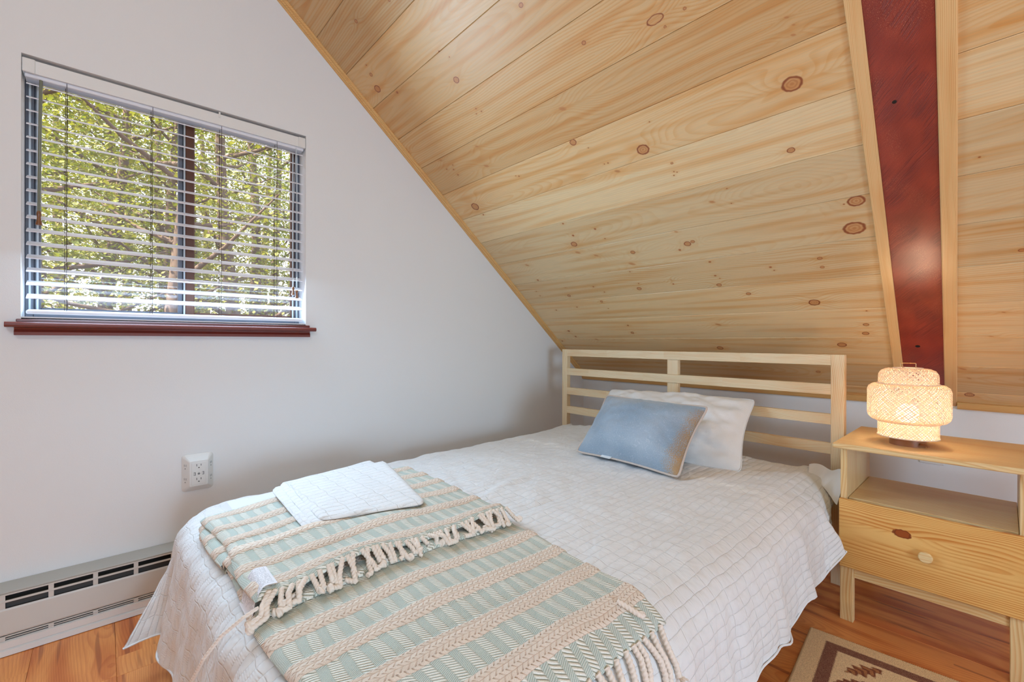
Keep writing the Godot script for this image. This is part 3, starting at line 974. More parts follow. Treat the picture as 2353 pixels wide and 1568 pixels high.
func window_left() -> void:
	var w := struct("window_1")
	var b := mb(1)
	ring(b, -0.118, 0.05, 1.979, 2.848, 1.045, 1.890, 0.020)
	part("frame", b, M.greyframe, w)
	b = mb(1)
	ring(b, -0.104, 0.02, 1.999, 2.395, 1.065, 1.870, 0.016)
	b.box(Vector3(-0.100, 1.4675, 2.396), Vector3(0.026, 0.805, 0.030), 0.003)
	part("sash", b, M.brownframe, w)
	b = mb(1)
	ring(b, -0.124, 0.02, 2.405, 2.828, 1.065, 1.870, 0.016)
	b.box(Vector3(-0.118, 1.4675, 2.424), Vector3(0.024, 0.805, 0.016), 0.003)
	part("sash", b, M.greyframe, w)
	b = mb(1)
	for z in [2.008, 2.4135, 2.818, 2.836, 1.991]:
		b.box(Vector3(-0.091, 1.4675, z), Vector3(0.008, 0.80, 0.005))
	part("track_strip", b, M.palestrip, w)
	for q in [[2.013, 2.382, -0.104], [2.430, 2.814, -0.124]]:
		b = mb()
		b.box(Vector3(q[2], 1.4675, (q[0] + q[1]) / 2), Vector3(0.004, 0.775, q[1] - q[0]))
		part("pane", b, M.glass, w)
	# stained sill: stool with a rounded nose, strip above, apron below
	var s := struct("trim_6")
	b = mb(2)
	var prof := []
	for k in 9:
		var a := -PI / 2 + PI * k / 8
		prof.append(Vector3(0.030 + 0.0085 * cos(a), 1.0185 + 0.0085 * sin(a), 1.945))
	prof.append(Vector3(-0.001, 1.027, 1.945))
	prof.append(Vector3(-0.001, 1.010, 1.945))
	b.extrude(prof, Vector3(0, 0, 0.935))
	part("stool", b, M.mahogany, s)
	b = mb(2)
	b.extrude([Vector3(0, 0.985, 1.967), Vector3(0.022, 0.985, 1.967), Vector3(0.024, 0.995, 1.967), Vector3(0.018, 1.003, 1.967), Vector3(0.022, 1.0095, 1.967), Vector3(0, 1.0095, 1.967)], Vector3(0, 0, 0.894))
	part("apron", b, M.mahogany, s)
	b = mb(2)
	b.box(Vector3(0.007, 1.032, 2.4115), Vector3(0.016, 0.010, 0.892), 0.002)
	b.box(Vector3(-0.055, 1.034, 2.4135), Vector3(0.11, 0.014, 0.868))
	part("sill_board", b, M.mahogany, s)

	# open slatted blind inside the recess
	var bl := thing("window_blind", "white horizontal slatted blind, slats open, hanging in the window recess", "blind", Vector3(-0.038, 1.045, 2.4135))
	b = mb(2)
	b.box(Vector3(-0.001, 0.800, 0), Vector3(0.048, 0.040, 0.858), 0.002)
	part("headrail", b, M.blind, bl)
	b = mb(2)
	b.box(Vector3(0.029, 0.8125, 0), Vector3(0.006, 0.043, 0.866), 0.0015)
	part("valance", b, M.white, bl)
	for z in [-0.4185, 0.4185]:
		b = mb()
		b.box(Vector3(0.0315, 0.8125, z), Vector3(0.009, 0.045, 0.030), 0.002)
		b.box(Vector3(0.010, 0.8125, z + 0.0125 * signf(z)), Vector3(0.04, 0.045, 0.004), 0.001)
		part("valance_corner", b, M.plastic, bl)
	b = mb()
	b.box(Vector3(0.0335, 0.830, -0.105), Vector3(0.003, 0.022, 0.006), 0.0005)
	part("valance_clip", b, M.plastic, bl)
	b = mb(2)
	var arc := []
	var arc2 := []
	for k in 7:
		var u := -1.0 + 2.0 * k / 6
		arc.append(Vector3(u * 0.0245, 0.0016 * (1.0 - u * u), -0.425))
		arc2.push_front(Vector3(u * 0.0245, 0.0016 * (1.0 - u * u) + 0.0028, -0.425))
	b.extrude(arc + arc2, Vector3(0, 0, 0.85))
	var slat := b.done()
	for k in 17:
		var o := placed("slat", slat, M.blind, bl)
		o.position = Vector3(0, 0.0675 + 0.04359 * k, 0)
		o.rotation.z = deg_to_rad(-21.0)
	b = mb(2)
	b.box(Vector3(0.0, 0.018, 0), Vector3(0.050, 0.013, 0.85), 0.003)
	part("bottom_rail", b, M.blind, bl).rotation.z = deg_to_rad(-6)
	for z in [0.331, 0.104, -0.114, -0.319]:
		b = mb()
		for x in [-0.0245, 0.0245]:
			b.tube([Vector3(x, 0.79, z), Vector3(x + 0.001, 0.4, z + 0.001), Vector3(x, 0.02, z)], func(_t): return 0.0008, 5)
		b.tube([Vector3(0.006, 0.79, z + 0.004), Vector3(0.006, 0.02, z + 0.006)], func(_t): return 0.0009, 5)
		part("ladder_cord", b, M.cordbrown, bl)
	b = mb()
	b.tube([Vector3(0.031, 0.775, 0.391), Vector3(0.034, 0.6, 0.393), Vector3(0.035, 0.345, 0.395)], func(_t): return 0.0042, 8)
	var wand := part("tilt_wand", b, M.wandclear, bl)
	b = mb()
	b.lathe([Vector2(0, 0.345), Vector2(0.0045, 0.345), Vector2(0.006, 0.335), Vector2(0.0045, 0.325), Vector2(0.0055, 0.315), Vector2(0.008, 0.305), Vector2(0.008, 0.300), Vector2(0.0, 0.299)], Vector3(0.035, 0, 0.395), 14)
	part("wand_tip", b, M.tassel, wand)
	for q in [[-0.383, 0.150, 0.033], [-0.397, 0.136, 0.036]]:
		b = mb()
		b.tube([Vector3(0.030, 0.785, -0.395), Vector3(q[2], 0.5, q[0]), Vector3(q[2], q[1], q[0])], func(_t): return 0.0011, 6)
		var cd := part("pull_cord", b, M.palestrip, bl)
		b = mb()
		b.lathe([Vector2(0, q[1] + 0.012), Vector2(0.0055, q[1] + 0.012), Vector2(0.0068, q[1] + 0.006), Vector2(0.004, q[1] - 0.002), Vector2(0.0048, q[1] - 0.010), Vector2(0.0074, q[1] - 0.020), Vector2(0.0072, q[1] - 0.024), Vector2(0.0, q[1] - 0.025)], Vector3(q[2], 0, q[0]), 14)
		part("cord_tassel", b, M.tassel, cd)

func window_right() -> void:                                   # the window of the other gable, whose light falls across the bed
	var w := struct("window_2")
	var b := mb(1)
	ring(b, ROOM_X + 0.10, 0.06, 2.10, 3.15, 0.35, 1.27, 0.05)
	b.box(Vector3(ROOM_X + 0.10, 0.81, 2.625), Vector3(0.05, 0.82, 0.05), 0.003)
	part("frame", b, M.brownframe, w)
	for q in [[2.15, 2.60], [2.65, 3.10]]:
		b = mb()
		b.box(Vector3(ROOM_X + 0.10, 0.81, (q[0] + q[1]) / 2), Vector3(0.005, 0.82, q[1] - q[0]))
		part("pane", b, M.glass, w)


# ---------------------------------------------------------------- the wood outside
func tree(label: String, at: Vector3, tall: float, rad: float, lean: Vector2, leaves: int, low: float, seed_: int, hue: float, size: float) -> void:
	rng.seed = seed_
	var t := thing("tree", label, "tree", at, "trees of the wood outside the window")
	var b := mb(1)
	var path := []
	for k in 9:
		var f := k / 8.0
		path.append(Vector3(lean.x * f * tall + 0.12 * sin(f * 7.0 + seed_), f * tall, lean.y * f * tall + 0.12 * cos(f * 6.0 + seed_ * 2.0)))
	b.tube(path, func(f): return rad * (1.0 - 0.75 * f), 10)
	var tips := []
	for k in 16:
		var f := low + (1.0 - low) * (k + rng.randf()) / 16.0
		var p: Vector3 = path[clampi(int(f * 8.0), 0, 7)].lerp(path[clampi(int(f * 8.0) + 1, 1, 8)], f * 8.0 - floorf(f * 8.0))
		var ang := k * 2.4 + rng.randf()
		var ln := (1.2 + 1.5 * rng.randf()) * (1.25 - 0.6 * f)
		var q := p + Vector3(cos(ang) * ln, ln * (0.25 + 0.4 * rng.randf()), sin(ang) * ln)
		b.tube([p, p.lerp(q, 0.5) + Vector3(0, -0.08, 0), q], func(g): return rad * 0.26 * (1.0 - 0.8 * g), 6)
		tips.append(q)
		tips.append(p.lerp(q, 0.6))
	part("trunk", b, M.bark, t)
	var mm := MultiMesh.new()
	mm.transform_format = MultiMesh.TRANSFORM_3D
	mm.use_colors = true
	mm.mesh = M.leafmesh
	mm.instance_count = leaves
	var buf := PackedFloat32Array()
	buf.resize(leaves * 16)
	for k in leaves:
		var c: Vector3 = tips[rng.randi() % tips.size()]
		c += Vector3(rng.randfn() * 0.62, rng.randfn() * 0.26, rng.randfn() * 0.62)
		var s := size * (0.6 + 0.7 * rng.randf())
		var bas := Basis.from_euler(Vector3(rng.randf_range(-0.9, 0.9), rng.randf() * TAU, rng.randf_range(-0.9, 0.9))) * s
		var o := k * 16
		buf[o] = bas.x.x; buf[o + 1] = bas.y.x; buf[o + 2] = bas.z.x; buf[o + 3] = c.x
		buf[o + 4] = bas.x.y; buf[o + 5] = bas.y.y; buf[o + 6] = bas.z.y; buf[o + 7] = c.y
		buf[o + 8] = bas.x.z; buf[o + 9] = bas.y.z; buf[o + 10] = bas.z.z; buf[o + 11] = c.z
		var g := rng.randf()
		buf[o + 12] = lerpf(0.16, 0.34, g) * (0.85 + 0.4 * hue)
		buf[o + 13] = lerpf(0.20, 0.36, g)
		buf[o + 14] = lerpf(0.04, 0.07, g)
		buf[o + 15] = 1.0
	mm.buffer = buf
	var f := MultiMeshInstance3D.new()
	f.name = "foliage"
	f.multimesh = mm
	f.material_override = M.leaf
	f.set_meta("kind", "stuff")
	t.add_child(f)

func outside() -> void:
	var b := mb()
	b.extrude([Vector3(-60, -3.2, -40), Vector3(-0.6, -3.2, -40), Vector3(-0.6, -3.2, 45), Vector3(-60, -3.2, 45)], Vector3(0, 0.2, 0))
	tag(part("forest_floor", b, M.soil, self), "brown leaf-littered ground of the wood outside the window", "ground")
	b = mb()
	b.poly([Vector3(0, 0, -0.5), Vector3(0.34, 0.06, -0.05), Vector3(0, 0, 0.5)], Vector3.UP)
	b.poly([Vector3(0, 0, -0.5), Vector3(-0.34, 0.06, -0.05), Vector3(0, 0, 0.5)], Vector3.UP)
	M.leafmesh = b.done()
	var same := "leafy broadleaf tree of the wood outside the window, behind the front trunks"
	var list := [
		[-6.2, 2.05, 9.5, 0.17, 0.02, -0.03, "slim tree with forked leaning trunk just outside the window"],
		[-7.4, 3.45, 10.0, 0.19, -0.01, 0.02, "tree with grey-brown trunk seen through the pane by the tilt wand"],
		[-8.6, 0.55, 10.5, 0.20, 0.0, 0.03, "tall straight trunk seen behind the pull cords of the blind"],
		[-9.5, 1.55, 11.0, 0.15, 0.03, 0.0, same], [-10.5, 2.75, 11.0, 0.18, 0.0, -0.04, same], [-11.5, -0.4, 12.0, 0.2, 0.0, 0.02, same],
		[-12.5, 3.9, 12.0, 0.2, 0.02, 0.0, same], [-13.5, 1.2, 12.5, 0.17, 0.0, 0.03, same], [-15.0, -1.8, 13.0, 0.2, 0.01, 0.0, same], [-15.5, 2.6, 13.0, 0.22, 0.0, 0.0, same],
		[-17.0, 0.4, 13.5, 0.2, 0.02, 0.0, same], [-18.0, 4.6, 14.0, 0.24, 0.0, -0.02, same], [-19.5, -2.6, 14.0, 0.22, 0.0, 0.0, same], [-21.0, 1.8, 15.0, 0.22, 0.0, 0.02, same],
		[-23.0, -0.8, 15.0, 0.25, 0.0, 0.0, same], [-24.0, 4.0, 15.0, 0.25, 0.0, 0.0, same], [-9.0, 5.3, 10.5, 0.2, 0.0, 0.0, same], [-10.0, -2.3, 10.5, 0.2, 0.0, 0.0, same],
	]
	for k in list.size():
		var q: Array = list[k]
		tree(q[6], Vector3(q[0], -3.05, q[1]), q[2], q[3], Vector2(q[4], q[5]), 7200 if k < 5 else 9500, 0.28, 100 + k * 7, rnd(k), 0.062 if k < 6 else 0.095)


# ---------------------------------------------------------------- heater and sockets
func heater() -> void:
	var h := thing("baseboard_heater", "cream metal baseboard heater with slotted grille along the grey wall", "heater", Vector3(0, 0, 1.75))
	var L := 3.4
	var b := mb(2)
	b.extrude([Vector3(0.001, 0.2075, 0), Vector3(0.001, 0.203, 0), Vector3(0.060, 0.190, 0), Vector3(0.066, 0.1935, 0), Vector3(0.066, 0.1965, 0), Vector3(0.062, 0.1985, 0)], Vector3(0, 0, L))
	part("top_cover", b, M.dusty, h)
	b = mb(2)
	b.extrude([Vector3(0.061, 0.1455, 0), Vector3(0.065, 0.1475, 0), Vector3(0.067, 0.142, 0), Vector3(0.067, 0.071, 0), Vector3(0.064, 0.066, 0), Vector3(0.061, 0.066, 0)], Vector3(0, 0, L))
	part("front_panel", b, M.enamel, h)
	b = mb(2)
	b.box(Vector3(0.064, 0.1895, L / 2), Vector3(0.004, 0.005, L), 0.0008)
	b.box(Vector3(0.064, 0.1690, L / 2), Vector3(0.0045, 0.0062, L), 0.0008)
	var z := 0.0866
	while z < L:
		if z > 0.0:
			b.box(Vector3(0.0632, 0.168, z), Vector3(0.0028, 0.046, 0.0125), 0.0004)
		z += 0.1043
	part("grille", b, M.enamel, h)
	b = mb(2)
	b.box(Vector3(0.063, 0.0615, L / 2), Vector3(0.004, 0.004, L), 0.0008)
	b.box(Vector3(0.063, 0.0545, L / 2), Vector3(0.004, 0.0025, L), 0.0006)
	z = 0.0866
	while z < L:
		if z > 0.0:
			b.box(Vector3(0.0625, 0.0555, z), Vector3(0.003, 0.016, 0.0125))
		z += 0.1043
	part("lower_grille", b, M.enamel, h)
	b = mb(2)
	b.extrude([Vector3(0.0, 0.002, 0), Vector3(0.066, 0.002, 0), Vector3(0.066, 0.018, 0), Vector3(0.060, 0.021, 0), Vector3(0.064, 0.024, 0), Vector3(0.066, 0.044, 0), Vector3(0.060, 0.048, 0), Vector3(0.0, 0.048, 0)], Vector3(0, 0, L))
	part("base_rail", b, M.white, h)
	b = mb(2)
	b.box(Vector3(0.003, 0.12, L / 2), Vector3(0.004, 0.16, L - 0.002))
	part("back_plate", b, M.enamel, h)
	b = mb(2)
	b.box(Vector3(0.030, 0.122, L / 2), Vector3(0.044, 0.090, L - 0.05))
	part("heating_element", b, M.darkgrey, h)
	for e in [0.002, L - 0.002]:
		b = mb(2)
		b.box(Vector3(0.0333, 0.104, e), Vector3(0.066, 0.204, 0.004))
		part("end_cap", b, M.enamel, h)

func slots(parent: Node, x: float, y: float, z: float) -> void:
	var b := mb()
	b.box(Vector3(x, y + 0.008, z + 0.0068), Vector3(0.0012, 0.0085, 0.0016))
	b.box(Vector3(x, y + 0.008, z - 0.0068), Vector3(0.0012, 0.0070, 0.0016))
	b.extrude([Vector3(x - 0.0006, y - 0.0035, z - 0.0026), Vector3(x - 0.0006, y - 0.0035, z + 0.0026), Vector3(x - 0.0006, y - 0.0010, z + 0.0016), Vector3(x - 0.0006, y + 0.0004, z), Vector3(x - 0.0006, y - 0.0010, z - 0.0016)], Vector3(0.0012, 0, 0))
	part("socket_slots", b, M.black, parent)

func outlets() -> void:
	var o := thing("outlet_extender", "white plug-in outlet extender with two front sockets and usb ports on the grey wall", "outlet", Vector3(0, 0.4585, 2.3805))
	var hz := 0.0505
	var hy := 0.0705
	var fz := 0.029
	var fy := 0.0475
	var b := mb()
	var rings := []
	for q in [[0.0, hz, hy, 0.012], [0.006, hz, hy, 0.012], [0.030, fz + 0.003, fy + 0.003, 0.005], [0.034, fz, fy, 0.004]]:
		var rg := []
		for c in [[1, 1], [-1, 1], [-1, -1], [1, -1]]:
			for k in 5:
				var a := (PI / 2) * (k / 4.0) + {Vector2i(1, 1): 0.0, Vector2i(-1, 1): PI / 2, Vector2i(-1, -1): PI, Vector2i(1, -1): 1.5 * PI}[Vector2i(c[0], c[1])] as float
				rg.append(Vector3(q[0], c[1] * (q[2] - q[3]) + q[3] * sin(a), c[0] * (q[1] - q[3]) + q[3] * cos(a)))
		rings.append(rg)
	for j in 3:
		for k in 20:
			var p0: Vector3 = rings[j][k]
			b.poly([p0, rings[j][(k + 1) % 20], rings[j + 1][(k + 1) % 20], rings[j + 1][k]], Vector3(0.3, p0.y, p0.z).normalized() + Vector3(0.2, 0, 0))
	b.poly(rings[3], Vector3.RIGHT)
	part("body", b, M.plastic, o)
	b = mb()
	b.box(Vector3(0.0345, 0, 0), Vector3(0.002, 0.084, 0.046), 0.0008)
	var f := part("face_plate", b, M.plastic, o)
	slots(f, 0.0356, 0.024, 0)
	slots(f, 0.0356, -0.0285, 0)
	for s in [1.0, -1.0]:
		b = mb()
		b.box(Vector3(0.0356, -0.0005, s * 0.0135), Vector3(0.0012, 0.0125, 0.0060))
		var u := part("usb_port", b, M.usb, f)
		b = mb()
		b.box(Vector3(0.0362, -0.0005, s * 0.0135 + 0.001), Vector3(0.0008, 0.0095, 0.0024))
		part("usb_tongue", b, M.plastic, u)
	b = mb()
	b.lathe([Vector2(0.0, 0.0010), Vector2(0.0034, 0.0010), Vector2(0.0040, 0.0)], Vector3.ZERO, 16)
	var led := part("center_screw", b, M.usb, f)
	led.rotation.z = -PI / 2
	led.position = Vector3(0.0355, -0.001, 0)
	for s in [1.0, -1.0]:                              # sockets of the slanting flanks
		for y in [0.026, -0.026]:
			b = mb()
			for dz in [-0.004, 0.004]:
				b.box(Vector3(0.0, 0.007, dz), Vector3(0.0008, 0.008, 0.0012))
			b.box(Vector3(0.0, -0.005, 0), Vector3(0.0008, 0.004, 0.003))
			var q := part("side_socket", b, M.usb, o)
			q.position = Vector3(0.0187, y, s * 0.0413)
			q.rotation.y = -s * 0.93
	b = mb()
	b.box(Vector3(1.9055, 0.5005, 0.003), Vector3(0.079, 0.119, 0.005), 0.0015)
	b.box(Vector3(1.9055, 0.5005, 0.006), Vector3(0.034, 0.068, 0.003), 0.001)
	tag(part("wall_outlet", b, M.plastic, self), "white wall outlet plate on the low knee wall behind the nightstand", "outlet")

# ---------------------------------------------------------------- bed
const BX0 := 0.33
const BX1 := 1.56
const BZ1 := 2.42
const RC := 0.15
const HEM := [0.50, 1.665, 0.36, 0.62, 1.672, 0.33, 0.72, 1.690, 0.29, 0.775, 1.700, 0.275, 0.825, 1.770, 0.270, 0.87, 1.715, 0.195, 0.93, 1.708, 0.182, 1.02, 1.725, 0.20, 1.10, 1.738, 0.206, 1.20, 1.712, 0.172,
	1.30, 1.738, 0.178, 1.40, 1.745, 0.198, 1.50, 1.735, 0.196, 1.65, 1.722, 0.18, 1.80, 1.74, 0.19, 2.0, 1.72, 0.18, 2.6, 1.73, 0.18]

func hem(z: float) -> Vector2:
	for q in range(0, HEM.size() - 3, 3):
		if z <= HEM[q + 3]:
			var f := clampf((z - HEM[q]) / (HEM[q + 3] - HEM[q]), 0.0, 1.0)
			f = f * f * (3.0 - 2.0 * f)
			return Vector2(lerpf(HEM[q + 1], HEM[q + 4], f), lerpf(HEM[q + 2], HEM[q + 5], f))
	return Vector2(1.73, 0.18)

func bed(x: float, z: float) -> Vector3:                      # where the point x, z of the coverlet lies once draped; x and z run on past the edges
	var cx := (BX0 + BX1) * 0.5
	var hw := (BX1 - BX0) * 0.5
	var qx := absf(x - cx) - (hw - RC)
	var qz := z - (BZ1 - RC)
	var sx := signf(x - cx)
	var sd := maxf(qx, qz) - RC
	var dir := Vector2(sx, 0) if qx > qz else Vector2(0, 1)
	if qx > 0.0 and qz > 0.0:
		var l := Vector2(qx, qz).length()
		sd = l - RC
		dir = Vector2(sx * qx, qz) / maxf(l, 1e-6)
	var o := maxf(sd, 0.0)
	var bx := x - dir.x * o
	var bz := z - dir.y * o
	var y := 0.462 + 0.006 * N.get_noise_2d(bx * 1.5, bz * 1.5) + 0.002 * N.get_noise_2d(bx * 6.0 + 5.0, bz * 6.0)
	y += 0.030 * exp(-pow((bx - 0.62) / 0.28, 2) - pow((bz - 0.53) / 0.13, 2))
	y -= 0.020 * sm(1.45, 2.3, z) * sm(0.75, 0.35, bx)
	y -= 0.022 * sm(-0.30, 0.02, sd) * (1.0 if x < cx else 0.4) * (0.35 + 0.65 * sm(0.5, 1.3, z))
	if o <= 0.0:
		return Vector3(x, y, z)
	var full := 0.36
	if qx > 0.0 and qz > 0.0:                                  # keeps the hem level round the corner
		var lim := minf((full + RC) / maxf(absf(dir.x), 1e-4), (full + RC) / maxf(dir.y, 1e-4)) - RC
		o *= full / maxf(lim, full)
	var r := 0.13 if sx > 0.0 and dir.x > 0.0 else 0.08
	var th := minf(o / r, 1.43)
	var run := r * sin(th)
	var drop := r * (1.0 - cos(th))
	if o > r * 1.43:
		run += (o - r * 1.43) * cos(1.43)
		drop += (o - r * 1.43) * sin(1.43)
	var p := Vector3(bx + dir.x * run, y - drop, bz + dir.y * run)
	var t := clampf((o - 0.05) / (full - 0.05), 0.0, 1.0)
	if sx > 0.0 and dir.x > 0.0:                               # right side: the hem swings in and out
		var hm := hem(bz)
		var to := Vector3(hm.x, hm.y, bz)
		var k := t * t * (3.0 - 2.0 * t) * dir.x
		p.x = lerpf(p.x, to.x, pow(t, 1.2) * dir.x)
		p.y = lerpf(p.y, lerpf(0.455, to.y, t), k)
		p.x += 0.006 * sin(bz * 38.0 + 3.0 * N.get_noise_1d(bz * 4.0)) * t
	if dir.y > 0.0:                                            # foot: folds, and a flare at the corner by the wall
		p.z += dir.y * t * (0.012 * sin(x * 24.0) - 0.018 * exp(-pow((x - 0.47) / 0.03, 2)))
		p.z += 0.100 * t * t * exp(-pow((x - 0.27) / 0.08, 2)) * dir.y
		p.x += 0.10 * t * t * exp(-pow((x - 0.24) / 0.12, 2)) * dir.y
	if sx < 0.0 and dir.x < 0.0:
		p.x += dir.x * t * 0.012 * sin(z * 20.0)
	return p

func bed_up(x: float, z: float) -> Vector3:
	var e := 0.01
	return (bed(x, z + e) - bed(x, z - e)).cross(bed(x + e, z) - bed(x - e, z)).normalized()

func bed_frame() -> void:
	var f := thing("bed_frame", "pale pine bed frame with an open slatted headboard under the sloped ceiling", "bed", Vector3(0, 0, 0.475))
	var hd := 0.034
	for q in [[0.2206, 0.2603], [1.648, 1.6931]]:
		var b := mb(1, Vector2(q[0] * 3.0, q[0]))
		b.box(Vector3((q[0] + q[1]) / 2, 0.4585, 0), Vector3(q[1] - q[0], 0.917, hd), 0.0015)
		part("post", b, M.pine, f)
	var k := 0
	for q in [[0.8745, 0.9165], [0.7560, 0.7980], [0.6350, 0.6775], [0.5165, 0.5600]]:
		# each rail is glued up from short lengths
		var x := 0.2606
		var ends := [0.56, 0.92, 1.30, 1.6478] if k % 2 == 0 else [0.43, 0.80, 1.22, 1.6478]
		for e in ends:
			var b := mb(0, Vector2(rnd(k + x * 9.0), rnd(k * 3.0 + x)))
			b.box(Vector3((x + e) / 2, (q[0] + q[1]) / 2, 0.006), Vector3(e - x, q[1] - q[0], 0.020), 0.0004)
			part("rail", b, M.pine, f)
			x = e
		k += 1
	var m := mb(1, Vector2(0.4, 0.33))
	m.box(Vector3(0.967, 0.66, -0.009), Vector3(0.0585, 0.43, 0.010), 0.001)
	part("center_post", m, M.pine, f)
	for q in [[0.836, 0.0755], [0.7165, 0.077], [0.598, 0.074]]:
		m = mb(1, Vector2(0.4, 0.33))
		m.box(Vector3(0.967, q[0], 0.0035), Vector3(0.0585, q[1], 0.015), 0.001)
		part("center_filler", m, M.pine, f)
	for x in [0.285, 1.63]:
		var b := mb(2, Vector2(0.1, x))
		b.box(Vector3(x, 0.26, 0.98), Vector3(0.025, 0.10, 1.92), 0.002)
		part("side_rail", b, M.pine, f)
	for x in [0.30, 1.60]:
		var b := mb(1, Vector2(x, 0.2))
		b.box(Vector3(x, 0.155, 1.93), Vector3(0.045, 0.31, 0.045), 0.002)
		part("foot_leg", b, M.pine, f)
	# mattress under the covers
	var b := mb()
	b.box(Vector3((0.335 + 1.595) / 2, 0.335, 1.46), Vector3(1.24, 0.20, 1.86), 0.04)
	tag(part("mattress", b, M.sheet, self), "white mattress hidden beneath the quilted coverlet on the pine bed", "mattress")

func coverlet() -> void:
	var b := mb()
	var u0 := BX0 - 0.36
	var u1 := BX1 + 0.36
	var v0 := 0.525
	var v1 := BZ1 + 0.36
	var rel := func(x: float, z: float) -> float:              # pulled folds and lumps of the loose cover
		return 0.004 * N.get_noise_2d(x * 9.0, z * 2.5 + 40.0) + 0.0025 * N.get_noise_2d(x * 14.0 + 3.0, z * 16.0) + 0.010 * exp(-pow((x - 0.93 - 0.25 * (z - 1.55)) / 0.020, 2) - pow((z - 1.62) / 0.16, 2))
	b.grid(190, 200, func(u, v):
		var x := lerpf(u0, u1, u)
		var z := lerpf(v0, v1, v)
		var p := bed(x, z)
		var up := Vector3.UP if x > BX0 and x < BX1 and z < BZ1 else bed_up(x, z)
		if z < 0.56 and x < BX1 and x > BX0:
			p.y -= 0.03 * (1.0 - sm(0.0, 0.035, z - v0))
		return p + up * rel.call(x, z), func(u, v): return Vector2(lerpf(u0, u1, u), lerpf(v0, v1, v)) / 0.208)
	var c := thing("coverlet", "off-white quilted coverlet spread over the whole bed and hanging down its sides", "bedspread")
	part("quilted_cloth", b, M.quilt, c)
	# plain hem binding along the edges that hang
	b = mb()
	var path := []
	for k in 121:
		path.append(bed(lerpf(u1, u1, 0.0), lerpf(v0, v1 - 0.15, k / 120.0)))
	b.tube(path, func(_t): return 0.0026, 6)
	path = []
	for k in 121:
		path.append(bed(lerpf(u0, u1, k / 120.0), v1))
	b.tube(path, func(_t): return 0.0026, 6)
	part("hem_binding", b, M.sheet, c)
	# corner of the bottom sheet that stands out beside the post
	b = mb()
	var c4 := [Vector3(1.585, 0.472, 0.535), Vector3(1.655, 0.472, 0.53), Vector3(1.712, 0.470, 0.57), Vector3(1.706, 0.375, 0.66)]
	b.grid(16, 12, func(u, v):
		var top: Vector3 = c4[0].lerp(c4[1], minf(u * 2.0, 1.0)) if u < 0.5 else c4[1].lerp(c4[2], u * 2.0 - 1.0)
		var low: Vector3 = Vector3(1.60, 0.452, 0.60).lerp(c4[3], u)
		return top.lerp(low, v) + Vector3(0, 0.008 * sin(u * 9.0 + v * 3.0), 0.006 * sin(u * 14.0)), func(u, v): return Vector2(u, v))
	tag(part("fitted_sheet", b, M.sheet, self), "white bottom sheet showing at the head corner beside the bed post", "sheet")

func pillow_mesh(w: float, hgt: float, thick: float, pinch: float, wr: float, seed_: float) -> MB:
	var b := mb()
	var f := func(u: float, v: float, side: float) -> Vector3:
		var a := u * 2.0 - 1.0
		var c := v * 2.0 - 1.0
		var x := a * w * 0.5 * (1.0 - pinch * (1.0 - c * c) * absf(a))
		var y := c * hgt * 0.5 * (1.0 - pinch * (1.0 - a * a) * absf(c))
		var soft := 1.0 - 0.045 * pow(absf(a * c), 9.0)                # corners worn round
		x *= soft
		y *= soft
		var body := pow(maxf(0.0, (1.0 - pow(absf(a), 2.3)) * (1.0 - pow(absf(c), 2.3))), 0.7)
		var fold := wr * (N.get_noise_2d(a * 2.6 + seed_, c * 2.6) + 0.6 * N.get_noise_2d(a * 6.0 + seed_, c * 3.5 + 9.0) + 0.4 * N.get_noise_2d((a + c) * 7.0 + seed_, (a - c) * 2.0))
		return Vector3(x, y, side * (thick * 0.5 * body + fold * minf(1.0, body * 2.2)))
	b.grid(56, 40, func(u, v): return f.call(1.0 - u, v, 1.0), func(u, v): return Vector2(1.0 - u, 1.0 - v))
	b.grid(56, 40, func(u, v): return f.call(u, v, -1.0), func(u, v): return Vector2(u, 1.0 - v))
	return b

func edge_loop(w: float, hgt: float, pinch: float) -> Array:
	var path := []
	for k in 121:
		var q := fposmod(k / 120.0 * 4.0, 4.0)
		var s := q - floorf(q)
		var a := [1.0 - 2.0 * s, -1.0, -1.0 + 2.0 * s, 1.0][int(q)] as float
		var c := [1.0, 1.0 - 2.0 * s, -1.0, -1.0 + 2.0 * s][int(q)] as float
		path.append(Vector3(a * w * 0.5 * (1.0 - pinch * (1.0 - c * c) * absf(a)), c * hgt * 0.5 * (1.0 - pinch * (1.0 - a * a) * absf(c)), 0) * (1.0 - 0.045 * pow(absf(a * c), 9.0)))
	return path

func lean_basis(bl: Vector3, br: Vector3, tl: Vector3) -> Basis:
	var x := (br - bl).normalized()
	var z := x.cross(tl - bl).normalized()
	return Basis(x, z.cross(x), z)

